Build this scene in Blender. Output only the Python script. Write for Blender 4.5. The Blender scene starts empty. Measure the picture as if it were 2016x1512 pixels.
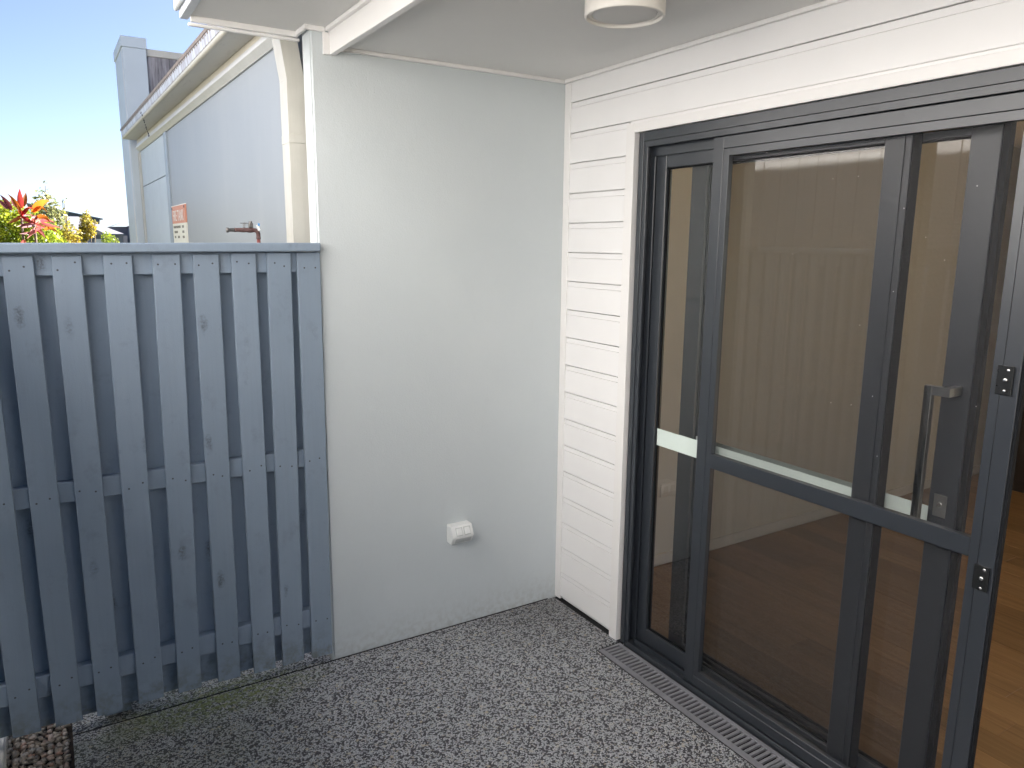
import bpy, bmesh, math, random
from mathutils import Vector, Matrix

# ------------------------------------------------------------------ camera, world, sun, exposure
S = bpy.context.scene
COL = S.collection
F_PX, YAW, PITCH, ROLL = 1473.4, 0.5551, 0.1856, 0.0090
EYE = Vector((-2.0427, -2.8671, 1.7445))
_f = Vector((math.sin(YAW) * math.cos(PITCH), math.cos(YAW) * math.cos(PITCH), -math.sin(PITCH)))
_r = Vector((math.cos(YAW), -math.sin(YAW), 0))
_u = _r.cross(_f)
_r2 = _r * math.cos(ROLL) + _u * math.sin(ROLL)
_u2 = -_r * math.sin(ROLL) + _u * math.cos(ROLL)
cam_d = bpy.data.cameras.new('camera')
cam = bpy.data.objects.new('camera', cam_d)
COL.objects.link(cam)
m = Matrix((_r2, _u2, -_f)).transposed().to_4x4()
m.translation = EYE
cam.matrix_world = m
cam_d.sensor_width = 36.0
cam_d.lens = F_PX / 2016 * 36.0
cam_d.clip_start = 0.05
cam_d.clip_end = 2000
S.camera = cam

SUN_DIR = Vector((0.93, 0.36, 0)).normalized()
SUN_EL = math.radians(32)
W = bpy.data.worlds.new('World')
S.world = W
W.use_nodes = True
wn = W.node_tree
wn.nodes.clear()
sky = wn.nodes.new('ShaderNodeTexSky')
sky.sky_type = 'NISHITA'
sky.sun_disc = False
sky.sun_elevation = SUN_EL
sky.sun_rotation = math.atan2(SUN_DIR.x, SUN_DIR.y)
sky.air_density = 0.42
sky.dust_density = 1.1
sky.ozone_density = 0.9
bg = wn.nodes.new('ShaderNodeBackground')
bg.inputs[1].default_value = 0.05
wo = wn.nodes.new('ShaderNodeOutputWorld')
wn.links.new(sky.outputs[0], bg.inputs[0])
wn.links.new(bg.outputs[0], wo.inputs[0])
sd = bpy.data.lights.new('sun', 'SUN')
sd.energy = 5.0
sd.angle = math.radians(0.53)
sd.color = (1.0, 0.97, 0.94)
so = bpy.data.objects.new('sun', sd)
COL.objects.link(so)
sv = (SUN_DIR * math.cos(SUN_EL) + Vector((0, 0, math.sin(SUN_EL))))
so.rotation_euler = sv.to_track_quat('Z', 'Y').to_euler()
so.location = (20, 15, 20)
S.view_settings.view_transform = 'Standard'
S.view_settings.look = 'None'
S.view_settings.exposure = 2.72
S.view_settings.gamma = 1.0
S.view_settings.use_curve_mapping = False
S.cycles.use_denoising = True
S.cycles.max_bounces = 12
S.cycles.diffuse_bounces = 6
S.cycles.glossy_bounces = 5
S.cycles.transparent_max_bounces = 16
S.cycles.caustics_reflective = False
S.cycles.caustics_refractive = False
S.cycles.sample_clamp_indirect = 6

RND = random.Random(7)


def at(px, py, Y):
    """point on the plane y = Y seen at photo pixel (px, py)"""
    d = _r2 * ((px - 1008) / F_PX) - _u2 * ((py - 756) / F_PX) + _f
    return EYE + d * ((Y - EYE.y) / d.y)


def atx(px, py, X):
    """point on the plane x = X seen at photo pixel (px, py)"""
    d = _r2 * ((px - 1008) / F_PX) - _u2 * ((py - 756) / F_PX) + _f
    return EYE + d * ((X - EYE.x) / d.x)


# ------------------------------------------------------------------ materials
class NT:
    def __init__(self, name):
        self.m = bpy.data.materials.new(name)
        self.m.use_nodes = True
        self.t = self.m.node_tree
        self.t.nodes.clear()
        self.out = self.n('ShaderNodeOutputMaterial')
        self.tc = self.n('ShaderNodeTexCoord')

    def n(self, typ, **kw):
        nd = self.t.nodes.new(typ)
        for k, v in kw.items():
            setattr(nd, k, v)
        return nd

    def l(self, a, b):
        self.t.links.new(a, b)

    def coord(self, scale=(1, 1, 1), rot=(0, 0, 0)):
        mp = self.n('ShaderNodeMapping')
        mp.inputs['Scale'].default_value = scale
        mp.inputs['Rotation'].default_value = rot
        self.l(self.tc.outputs['Object'], mp.inputs['Vector'])
        return mp.outputs['Vector']

    def noise(self, scale, detail=4, vec=None, rough=0.6):
        nd = self.n('ShaderNodeTexNoise')
        nd.inputs['Scale'].default_value = scale
        nd.inputs['Detail'].default_value = detail
        nd.inputs['Roughness'].default_value = rough
        self.l(vec if vec is not None else self.tc.outputs['Object'], nd.inputs['Vector'])
        return nd.outputs['Fac']

    def ramp(self, fac, stops, interp='LINEAR'):
        nd = self.n('ShaderNodeValToRGB')
        nd.color_ramp.interpolation = interp
        el = nd.color_ramp.elements
        while len(el) < len(stops):
            el.new(0.5)
        for e, (p, c) in zip(el, stops):
            e.position = p
            e.color = (c, c, c, 1) if isinstance(c, (int, float)) else (*c, 1)
        self.l(fac, nd.inputs['Fac'])
        return nd.outputs['Color']

    def mix(self, fac, a, b, blend='MIX'):
        nd = self.n('ShaderNodeMix', data_type='RGBA', blend_type=blend)
        for k, v in ((0, fac), (6, a), (7, b)):
            if isinstance(v, (int, float)):
                nd.inputs[k].default_value = v if k == 0 else (v, v, v, 1)
            elif isinstance(v, tuple):
                nd.inputs[k].default_value = (*v, 1)
            else:
                self.l(v, nd.inputs[k])
        return nd.outputs[2]

    def math(self, op, a, b=0.0):
        nd = self.n('ShaderNodeMath', operation=op)
        for k, v in ((0, a), (1, b)):
            if isinstance(v, (int, float)):
                nd.inputs[k].default_value = v
            else:
                self.l(v, nd.inputs[k])
        return nd.outputs[0]

    def bump(self, h, strength, dist=0.002):
        nd = self.n('ShaderNodeBump')
        nd.inputs['Strength'].default_value = strength
        nd.inputs['Distance'].default_value = dist
        self.l(h, nd.inputs['Height'])
        return nd.outputs['Normal']

    def bsdf(self, col, rough=0.5, metal=0.0, normal=None, spec=0.5, **kw):
        b = self.n('ShaderNodeBsdfPrincipled')
        if isinstance(col, tuple):
            b.inputs['Base Color'].default_value = (*col, 1)
        else:
            self.l(col, b.inputs['Base Color'])
        if isinstance(rough, (int, float)):
            b.inputs['Roughness'].default_value = rough
        else:
            self.l(rough, b.inputs['Roughness'])
        b.inputs['Metallic'].default_value = metal
        b.inputs['Specular IOR Level'].default_value = spec
        if normal is not None:
            self.l(normal, b.inputs['Normal'])
        return b.outputs[0]

    def done(self, sh):
        self.l(sh, self.out.inputs['Surface'])
        return self.m


def paint(name, col, rough=0.5, var=0.05, vscale=6, bump=0.0, bscale=120, spec=0.5, metal=0.0, streak=0.0, rvar=0.06):
    t = NT(name)
    n1 = t.noise(vscale, 5)
    c = t.mix(t.ramp(n1, [(0.3, 0.0), (0.7, 1.0)]), tuple(x * (1 - var) for x in col), tuple(min(1, x * (1 + var)) for x in col))
    if streak:
        n2 = t.noise(1.0, 5, t.coord((30, 30, 1.4)))
        c = t.mix(t.math('MULTIPLY', t.ramp(n2, [(0.5, 0.0), (0.75, 1.0)]), streak), c, tuple(x * 0.55 for x in col))
    nrm = t.bump(t.noise(bscale, 6), bump) if bump else None
    r = t.ramp(t.noise(vscale * 3, 4), [(0.3, max(0, rough - rvar)), (0.7, min(1, rough + rvar))])
    return t.done(t.bsdf(c, r, metal, nrm, spec))


M = {}
M['siding'] = paint('white_board_paint', (0.765, 0.755, 0.75), 0.42, 0.02, 3, 0.05, 200)
M['trim'] = paint('white_trim_paint', (0.75, 0.735, 0.72), 0.38, 0.015, 4, 0.04, 150)
M['ceiling'] = paint('ceiling_paint', (0.70, 0.69, 0.67), 0.75, 0.02, 2, 0.05, 90)
M['alu'] = paint('charcoal_powder_coat', (0.021, 0.025, 0.032), 0.34, 0.04, 2, 0.0, 900, spec=0.95, rvar=0.015)
M['lip'] = paint('weathered_gutter_lip', (0.20, 0.165, 0.14), 0.6, 0.35, 25, streak=0.3)
M['rubber'] = paint('black_rubber_seal', (0.010, 0.011, 0.013), 0.85, 0.1, 20, spec=0.12)
M['black'] = paint('black_lock_plastic', (0.010, 0.011, 0.012), 0.32, 0.1, 30)
M['steel'] = paint('brushed_steel', (0.50, 0.49, 0.47), 0.36, 0.02, 3, metal=1.0)
M['handle'] = paint('dull_steel_handle', (0.30, 0.295, 0.29), 0.34, 0.02, 3, metal=1.0)
M['chrome'] = paint('chrome', (0.75, 0.75, 0.74), 0.12, 0.02, 40, metal=1.0)
M['plastic'] = paint('white_outlet_plastic', (0.72, 0.73, 0.72), 0.35, 0.02, 30)
M['plastic_grey'] = paint('grey_outlet_plastic', (0.50, 0.52, 0.51), 0.4, 0.02, 30)
M['lamp_white'] = paint('lamp_housing_white', (0.74, 0.71, 0.66), 0.45, 0.02, 12)
M['eave'] = paint('grey_fascia_paint', (0.55, 0.58, 0.62), 0.45, 0.03, 5)
M['dark_gap'] = paint('dark_joint_and_slot_shade', (0.007, 0.007, 0.008), 0.9, 0.3, 40)
M['edging'] = paint('pale_concrete_edging', (0.50, 0.49, 0.46), 0.8, 0.12, 14, 0.3, 120)
M['interior_wall'] = paint('beige_wall_paint', (0.70, 0.655, 0.545), 0.7, 0.02, 3)
M['skirting'] = paint('skirting_gloss', (0.76, 0.72, 0.63), 0.35, 0.02, 5)
M['cabinet'] = paint('dark_cabinet_laminate', (0.035, 0.028, 0.024), 0.4, 0.1, 5)
M['cream_metal'] = paint('cream_metal', (0.46, 0.445, 0.40), 0.42, 0.05, 7, streak=0.22)
M['cream_band'] = paint('cream_fascia', (0.50, 0.465, 0.38), 0.5, 0.05, 7, streak=0.15)
M['white_metal'] = paint('white_moulding', (0.50, 0.51, 0.515), 0.4, 0.04, 7, streak=0.1)
M['roof_metal'] = paint('pale_roof_metal', (0.55, 0.54, 0.53), 0.4, 0.05, 3)
M['far_roof'] = paint('far_roof_metal', (0.23, 0.22, 0.235), 0.5, 0.03, 2)
M['far_roof_green'] = paint('far_roof_pale', (0.22, 0.25, 0.245), 0.5, 0.03, 2)
M['far_wall'] = paint('far_wall_pale', (0.15, 0.185, 0.235), 0.8, 0.05, 2)
M['far_dark'] = paint('far_wall_dark', (0.14, 0.16, 0.21), 0.8, 0.05, 2)
M['far_door'] = paint('far_garage_door', (0.50, 0.55, 0.60), 0.6, 0.03, 2)
M['far_edge'] = paint('far_roof_edge', (0.16, 0.20, 0.22), 0.6, 0.03, 2)
M['pier'] = paint('pale_blue_grey_cladding', (0.46, 0.52, 0.57), 0.55, 0.03, 3)
M['joint'] = paint('grey_blue_joint_cover', (0.26, 0.31, 0.36), 0.45, 0.03, 3)
M['west_wall'] = paint('cream_wall_cladding', (0.80, 0.78, 0.75), 0.6, 0.04, 2, streak=0.12)
M['copper'] = paint('corroded_copper_lagging', (0.12, 0.065, 0.06), 0.6, 0.35, 60, 0.6, 150)
M['red_pipe'] = paint('red_brown_pipe', (0.26, 0.085, 0.075), 0.45, 0.15, 40)
M['tap_metal'] = paint('weathered_brass', (0.20, 0.19, 0.18), 0.4, 0.25, 90, metal=0.6)
M['tag_white'] = paint('white_tag', (0.8, 0.8, 0.78), 0.4, 0.02)
M['tag_blue'] = paint('blue_tag', (0.12, 0.32, 0.62), 0.4, 0.02)
M['sign_orange'] = paint('faded_orange_sign', (0.58, 0.25, 0.16), 0.5, 0.08, 30)
M['sign_cream'] = paint('sign_cream', (0.70, 0.68, 0.58), 0.5, 0.04, 30)
M['sign_white'] = paint('sign_white', (0.82, 0.78, 0.72), 0.5, 0.03, 30)
M['sign_black'] = paint('sign_faded_black', (0.13, 0.12, 0.09), 0.6, 0.1, 30)
M['bark'] = paint('bark', (0.12, 0.09, 0.06), 0.9, 0.3, 20, 0.5, 60)
M['nail'] = paint('rusty_nail', (0.05, 0.055, 0.065), 0.5, 0.3, 200)
M['grate'] = paint('grey_plastic_grate', (0.20, 0.20, 0.22), 0.55, 0.12, 14, 0.2, 300)
M['car_black'] = paint('dark_fence_paint', (0.05, 0.05, 0.07), 0.7, 0.1)


def mat_render():
    t = NT('pale_grey_render')
    n1 = t.noise(1.6, 5)
    c = t.mix(t.ramp(n1, [(0.3, 0.0), (0.7, 1.0)]), (0.51, 0.55, 0.565), (0.545, 0.58, 0.592))
    sp = t.noise(3.0, 8, t.coord((3, 3, 1.0)))
    c = t.mix(t.math('MULTIPLY', t.ramp(sp, [(0.6, 0), (0.8, 1)]), 0.25), c, (0.45, 0.48, 0.49))
    # splash marks just above the paving and faint roller patches
    sep = t.n('ShaderNodeSeparateXYZ')
    t.l(t.tc.outputs['Object'], sep.inputs[0])
    lo = t.n('ShaderNodeMapRange')
    lo.inputs[1].default_value = 0.22
    lo.inputs[2].default_value = 0.0
    t.l(sep.outputs[2], lo.inputs[0])
    spl = t.math('MULTIPLY', t.math('MULTIPLY', lo.outputs[0], lo.outputs[0]), t.ramp(t.noise(38, 6), [(0.42, 0.1), (0.62, 1.0)]))
    c = t.mix(t.math('MULTIPLY', spl, 0.42), c, (0.30, 0.29, 0.26))
    dots = t.ramp(t.noise(90, 2), [(0.735, 0.0), (0.76, 0.5)])
    c = t.mix(dots, c, (0.40, 0.41, 0.40))
    h = t.math('ADD', t.noise(160, 6), t.math('MULTIPLY', t.noise(35, 4, t.coord((1, 1, 0.5))), 0.8))
    return t.done(t.bsdf(c, 0.68, 0, t.bump(h, 0.35, 0.003)))


M['render'] = mat_render()


def mat_neigh_wall():
    t = NT('pale_blue_grey_wall')
    n1 = t.noise(1.0, 5)
    c = t.mix(t.ramp(n1, [(0.3, 0.0), (0.7, 1.0)]), (0.25, 0.272, 0.295), (0.275, 0.296, 0.314))
    s = t.noise(1.0, 6, t.coord((5, 5, 0.6)))
    c = t.mix(t.math('MULTIPLY', t.ramp(s, [(0.5, 0), (0.72, 1)]), 0.35), c, (0.305, 0.322, 0.335))
    return t.done(t.bsdf(c, 0.45, 0, t.bump(t.noise(60, 5), 0.1)))


M['neigh'] = mat_neigh_wall()


def mat_fence():
    t = NT('blue_grey_fence_paint')
    oi = t.n('ShaderNodeObjectInfo')
    base = t.mix(t.ramp(t.noise(2.0, 6), [(0.3, 0.0), (0.7, 1.0)]), (0.214, 0.272, 0.346), (0.253, 0.312, 0.388))
    base = t.mix(t.math('MULTIPLY', oi.outputs['Random'], 0.5), base, (0.185, 0.235, 0.295))
    # wood grain
    g = t.noise(1.0, 6, t.coord((90, 90, 3)))
    base = t.mix(t.math('MULTIPLY', t.ramp(g, [(0.45, 0), (0.8, 1)]), 0.16), base, (0.15, 0.17, 0.20))
    # knots and smudges
    v = t.n('ShaderNodeTexVoronoi')
    v.inputs['Scale'].default_value = 1.0
    wob = t.n('ShaderNodeVectorMath', operation='ADD')
    mp = t.coord((11, 11, 4.4))
    nz = t.n('ShaderNodeTexNoise')
    nz.inputs['Scale'].default_value = 45
    t.l(t.tc.outputs['Object'], nz.inputs['Vector'])
    sc = t.n('ShaderNodeVectorMath', operation='SCALE')
    sc.inputs['Scale'].default_value = 0.22
    t.l(nz.outputs['Color'], sc.inputs[0])
    t.l(mp, wob.inputs[0])
    t.l(sc.outputs[0], wob.inputs[1])
    t.l(wob.outputs[0], v.inputs['Vector'])
    k = t.ramp(v.outputs['Distance'], [(0.07, 1.0), (0.20, 0.0)])
    sepc = t.n('ShaderNodeSeparateColor')
    t.l(v.outputs['Color'], sepc.inputs[0])
    k = t.math('MULTIPLY', k, t.ramp(sepc.outputs[0], [(0.38, 0.0), (0.46, 0.85)]))
    k = t.math('MULTIPLY', k, t.ramp(t.noise(140, 5), [(0.35, 0.2), (0.6, 1.0)]))
    base = t.mix(k, base, (0.075, 0.085, 0.10))
    sm = t.noise(9, 8, t.coord((1.2, 1.2, 1.0)), 0.75)
    base = t.mix(t.math('MULTIPLY', t.ramp(sm, [(0.56, 0), (0.72, 1)]), 0.45), base, (0.14, 0.16, 0.19))
    # soil splash on the board ends
    sep = t.n('ShaderNodeSeparateXYZ')
    geo = t.n('ShaderNodeNewGeometry')
    t.l(geo.outputs['Position'], sep.inputs[0])
    lo = t.n('ShaderNodeMapRange')
    lo.inputs[1].default_value = 0.20
    lo.inputs[2].default_value = 0.04
    t.l(sep.outputs[2], lo.inputs[0])
    d_ = t.math('MULTIPLY', lo.outputs[0], t.ramp(t.noise(30, 6), [(0.42, 0.0), (0.65, 0.8)]))
    base = t.mix(d_, base, (0.13, 0.135, 0.11))
    h = t.math('ADD', t.math('MULTIPLY', g, 0.7), t.noise(200, 4))
    return t.done(t.bsdf(base, 0.5, 0, t.bump(h, 0.30, 0.002)))


M['fence'] = mat_fence()


def mat_aggregate():
    t = NT('exposed_aggregate')
    vec = t.coord((1, 1, 1))
    nz = t.n('ShaderNodeTexNoise')
    nz.inputs['Scale'].default_value = 70
    t.l(vec, nz.inputs['Vector'])
    sc = t.n('ShaderNodeVectorMath', operation='SCALE')
    sc.inputs['Scale'].default_value = 0.010
    t.l(nz.outputs['Color'], sc.inputs[0])
    ad = t.n('ShaderNodeVectorMath', operation='ADD')
    t.l(vec, ad.inputs[0])
    t.l(sc.outputs[0], ad.inputs[1])

    def vor(scale, feature='F1'):
        v = t.n('ShaderNodeTexVoronoi', feature=feature, voronoi_dimensions='2D')
        v.inputs['Scale'].default_value = scale
        t.l(ad.outputs[0], v.inputs['Vector'])
        return v
    v1 = vor(170)
    e1 = vor(170, 'DISTANCE_TO_EDGE')
    s1 = t.n('ShaderNodeSeparateColor')
    t.l(v1.outputs['Color'], s1.inputs[0])
    stone = t.ramp(s1.outputs[0], [(0.0, (0.045, 0.045, 0.055)), (0.36, (0.075, 0.075, 0.085)), (0.42, (0.50, 0.515, 0.545)),
                                   (0.80, (0.57, 0.585, 0.615)), (0.92, (0.66, 0.67, 0.68)), (0.97, (0.45, 0.39, 0.31)), (1.0, (0.62, 0.62, 0.60))])
    # dark matrix in patches between the pale stones
    patch = t.noise(205, 2, vec)
    dark = t.ramp(patch, [(0.41, 1.0), (0.45, 0.0)])
    edge = t.ramp(e1.outputs['Distance'], [(0.02, 1.0), (0.10, 0.0)])
    c = t.mix(t.math('MULTIPLY', edge, 0.75), stone, (0.03, 0.03, 0.036))
    c = t.mix(t.math('MULTIPLY', dark, 0.95), c, (0.016, 0.016, 0.022))
    # a few larger pale stones
    v2 = vor(42)
    s2 = t.n('ShaderNodeSeparateColor')
    t.l(v2.outputs['Color'], s2.inputs[0])
    big = t.math('MULTIPLY', t.ramp(v2.outputs['Distance'], [(0.20, 1.0), (0.30, 0.0)]), t.ramp(s2.outputs[0], [(0.90, 0.0), (0.92, 1.0)]))
    c = t.mix(big, c, t.mix(s2.outputs[1], (0.52, 0.52, 0.51), (0.44, 0.38, 0.28)))
    # damp, mossy ground along the fence (x to the left, y near 0) and darker paving near the corner
    sep = t.n('ShaderNodeSeparateXYZ')
    t.l(vec, sep.inputs[0])
    left = t.n('ShaderNodeMapRange')
    left.inputs[1].default_value = -1.25
    left.inputs[2].default_value = -1.75
    t.l(sep.outputs[0], left.inputs[0])
    near = t.n('ShaderNodeMapRange')
    near.inputs[1].default_value = -0.60
    near.inputs[2].default_value = -0.02
    t.l(sep.outputs[1], near.inputs[0])
    wet = t.math('MULTIPLY', left.outputs[0], t.ramp(t.noise(3.5, 5, vec), [(0.30, 0.35), (0.6, 1.0)]))
    c = t.mix(t.math('MULTIPLY', wet, 0.55), c, t.mix(1.0, c, (0.52, 0.50, 0.36), 'MULTIPLY'))
    moss = t.math('MULTIPLY', t.math('MULTIPLY', near.outputs[0], left.outputs[0]), t.ramp(t.noise(6, 6, vec), [(0.42, 0.0), (0.62, 1.0)]))
    # strong green patch where the slab meets the fence
    gx = t.n('ShaderNodeMapRange')
    gx.inputs[1].default_value = 0.25
    gx.inputs[2].default_value = 0.02
    gv = t.n('ShaderNodeVectorMath', operation='DISTANCE')
    mp2 = t.n('ShaderNodeMapping')
    mp2.inputs['Scale'].default_value = (0.55, 1.6, 0)
    t.l(vec, mp2.inputs['Vector'])
    t.l(mp2.outputs['Vector'], gv.inputs[0])
    gv.inputs[1].default_value = (-1.58 * 0.55, -0.05 * 1.6, 0)
    t.l(gv.outputs['Value'], gx.inputs[0])
    patchg = t.math('MULTIPLY', gx.outputs[0], t.ramp(t.noise(45, 6, vec), [(0.42, 0.0), (0.58, 1.0)]))
    mm = t.math('MINIMUM', t.math('ADD', t.math('MULTIPLY', moss, 0.22), t.math('MULTIPLY', patchg, 1.0)), 0.85)
    c = t.mix(mm, c, (0.15, 0.185, 0.03))
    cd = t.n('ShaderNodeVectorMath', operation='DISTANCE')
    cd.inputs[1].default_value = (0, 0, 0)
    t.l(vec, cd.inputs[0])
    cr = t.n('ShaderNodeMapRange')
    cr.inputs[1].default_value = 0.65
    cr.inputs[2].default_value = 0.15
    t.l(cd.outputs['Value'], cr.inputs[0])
    corner_dark = t.math('MULTIPLY', cr.outputs[0], 0.62)
    c = t.mix(corner_dark, c, t.mix(1.0, c, (0.38, 0.36, 0.34), 'MULTIPLY'))
    h = t.math('SUBTRACT', t.math('MULTIPLY', e1.outputs['Distance'], 2.0), dark)
    return t.done(t.bsdf(c, 0.55, 0, t.bump(h, 0.55, 0.003)))


M['aggregate'] = mat_aggregate()


def mat_glass():
    t = NT('grey_tinted_glass')
    tr = t.n('ShaderNodeBsdfTransparent')
    tr.inputs[0].default_value = (0.80, 0.81, 0.80, 1)
    gl = t.n('ShaderNodeBsdfGlossy')
    gl.inputs['Roughness'].default_value = 0.0
    gl.inputs['Color'].default_value = (1, 1, 1, 1)
    fr = t.n('ShaderNodeFresnel')
    fr.inputs['IOR'].default_value = 1.52
    mx = t.n('ShaderNodeMixShader')
    # both faces of the pane reflect
    t.l(t.math('MINIMUM', t.math('MULTIPLY', fr.outputs[0], 1.9), 1.0), mx.inputs[0])
    t.l(tr.outputs[0], mx.inputs[1])
    t.l(gl.outputs[0], mx.inputs[2])
    return t.done(mx.outputs[0])


M['glass'] = mat_glass()


def mat_mesh():
    t = NT('black_fly_screen_weave')
    tr = t.n('ShaderNodeBsdfTransparent')
    df = t.n('ShaderNodeBsdfPrincipled')
    df.inputs['Base Color'].default_value = (0.030, 0.030, 0.032, 1)
    df.inputs['Roughness'].default_value = 0.5
    # fine woven wires: two sets of lines in the plane of the screen (y, z)
    w1 = t.n('ShaderNodeTexWave', wave_type='BANDS', bands_direction='Y')
    w1.inputs['Scale'].default_value = 95
    w2 = t.n('ShaderNodeTexWave', wave_type='BANDS', bands_direction='Z')
    w2.inputs['Scale'].default_value = 95
    t.l(t.tc.outputs['Object'], w1.inputs['Vector'])
    t.l(t.tc.outputs['Object'], w2.inputs['Vector'])
    f = t.math('ADD', t.math('MULTIPLY', w1.outputs['Fac'], 0.13), t.math('MULTIPLY', w2.outputs['Fac'], 0.13))
    f = t.math('ADD', f, 0.19)
    mx = t.n('ShaderNodeMixShader')
    t.l(f, mx.inputs[0])
    t.l(tr.outputs[0], mx.inputs[1])
    t.l(df.outputs[0], mx.inputs[2])
    return t.done(mx.outputs[0])


M['mesh'] = mat_mesh()


def mat_frost():
    t = NT('frosted_safety_film')
    return t.done(t.bsdf(t.mix(t.noise(50, 3), (0.58, 0.66, 0.62), (0.62, 0.70, 0.66)), 0.35))


M['frost'] = mat_frost()


def mat_floor():
    t = NT('brown_timber_floor')
    oi = t.n('ShaderNodeObjectInfo')
    g = t.noise(1.0, 8, t.coord((55, 2.2, 55)), 0.7)
    g2 = t.noise(1.0, 5, t.coord((14, 0.9, 14)))
    c = t.ramp(g, [(0.25, (0.15, 0.080, 0.034)), (0.5, (0.30, 0.175, 0.080)), (0.75, (0.42, 0.265, 0.13))])
    c = t.mix(t.ramp(g2, [(0.3, 0.0), (0.7, 0.6)]), c, (0.32, 0.195, 0.085))
    tint = t.ramp(oi.outputs['Random'], [(0.0, (0.80, 0.80, 0.78)), (0.5, (0.95, 0.95, 0.95)), (1.0, (1.12, 1.12, 1.10))])
    c = t.mix(1.0, c, tint, 'MULTIPLY')
    return t.done(t.bsdf(c, 0.38, 0, t.bump(g, 0.12, 0.001)))


M['floor'] = mat_floor()


def mat_gutter():
    t = NT('stained_gutter')
    s = t.noise(1.0, 6, t.coord((24, 24, 0.8)), 0.7)
    c = t.mix(t.ramp(s, [(0.45, 0.0), (0.60, 1.0)]), (0.50, 0.53, 0.58), (0.27, 0.25, 0.27))
    sp = t.noise(40, 4)
    c = t.mix(t.math('MULTIPLY', t.ramp(sp, [(0.55, 0), (0.7, 1)]), 0.3), c, (0.38, 0.33, 0.30))
    return t.done(t.bsdf(c, 0.40))


M['gutter'] = mat_gutter()


def mat_gutter_under():
    t = NT('gutter_underside')
    s = t.noise(1.0, 6, t.coord((26, 5, 26)), 0.7)
    c = t.mix(t.ramp(s, [(0.56, 0.0), (0.72, 0.6)]), (0.52, 0.51, 0.475), (0.30, 0.29, 0.29))
    return t.done(t.bsdf(c, 0.45))


M['gutter_under'] = mat_gutter_under()


def mat_parapet():
    t = NT('mould_stained_parapet')
    s = t.noise(1.0, 7, t.coord((22, 22, 1.6)), 0.7)
    c = t.mix(t.ramp(s, [(0.40, 0.0), (0.62, 1.0)]), (0.30, 0.29, 0.31), (0.09, 0.085, 0.095))
    return t.done(t.bsdf(c, 0.8))


M['parapet'] = mat_parapet()


def mat_leaf(name, a, b, trans=0.5, scale=9.0):
    t = NT(name)
    oi = t.n('ShaderNodeObjectInfo')
    f = t.ramp(t.noise(scale, 3), [(0.35, 0.0), (0.65, 1.0)])
    c = t.mix(f, a, b)
    d = t.bsdf(c, 0.45)
    tl = t.n('ShaderNodeBsdfTranslucent')
    t.l(c, tl.inputs['Color'])
    mx = t.n('ShaderNodeMixShader')
    mx.inputs[0].default_value = trans
    t.l(d, mx.inputs[1])
    t.l(tl.outputs[0], mx.inputs[2])
    return t.done(mx.outputs[0])


M['leaf_lime'] = mat_leaf('lime_leaf', (0.13, 0.22, 0.02), (0.36, 0.38, 0.03), 0.5, 7)
M['leaf_grey'] = mat_leaf('grey_green_leaf', (0.10, 0.14, 0.06), (0.34, 0.32, 0.13), 0.5, 7)
M['leaf_gold'] = mat_leaf('golden_leaf', (0.40, 0.29, 0.03), (0.24, 0.24, 0.05), 0.5, 7)
M['leaf_red'] = mat_leaf('red_strap_leaf', (0.30, 0.025, 0.03), (0.36, 0.06, 0.03), 0.55, 3)
M['leaf_orange'] = mat_leaf('orange_strap_leaf', (0.38, 0.085, 0.012), (0.40, 0.16, 0.02), 0.6, 3)
M['leaf_maroon'] = mat_leaf('maroon_strap_leaf', (0.13, 0.035, 0.045), (0.22, 0.06, 0.06), 0.35, 3)
M['leaf_pink'] = mat_leaf('pink_strap_leaf', (0.32, 0.06, 0.075), (0.38, 0.17, 0.12), 0.5, 3)


def mat_pebble():
    t = NT('river_pebble')
    oi = t.n('ShaderNodeObjectInfo')
    c = t.ramp(oi.outputs['Random'], [(0.0, (0.34, 0.30, 0.25)), (0.2, (0.25, 0.22, 0.18)), (0.4, (0.38, 0.27, 0.21)), (0.55, (0.42, 0.38, 0.33)),
                                      (0.7, (0.30, 0.16, 0.11)), (0.8, (0.40, 0.36, 0.28)), (1.0, (0.50, 0.46, 0.42))])
    c = t.mix(t.ramp(t.noise(60, 5), [(0.4, 0), (0.7, 0.5)]), c, (0.20, 0.15, 0.11))
    return t.done(t.bsdf(c, 0.55, 0, t.bump(t.noise(150, 4), 0.2)))


M['pebble'] = mat_pebble()


def mat_ground():
    t = NT('bare_earth_and_grass')
    c = t.mix(t.ramp(t.noise(0.8, 6), [(0.4, 0), (0.6, 1)]), (0.16, 0.13, 0.09), (0.08, 0.10, 0.035))
    return t.done(t.bsdf(c, 0.95, 0, t.bump(t.noise(30, 6), 0.5, 0.02)))


M['ground'] = mat_ground()
M['soil'] = paint('damp_soil', (0.055, 0.04, 0.03), 0.95, 0.3, 40, 0.6, 90)

# ------------------------------------------------------------------ object helpers
OFF = {}


def tag(o, label, cat, group=None):
    o['label'] = label
    o['category'] = cat
    if group:
        o['group'] = group
    return o


def thing(name, label, cat, loc=(0, 0, 0), group=None):
    o = bpy.data.objects.new(name, None)
    o.empty_display_size = 0.1
    COL.objects.link(o)
    o.location = loc
    OFF[o.name] = Vector(loc)
    return tag(o, label, cat, group)


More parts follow.
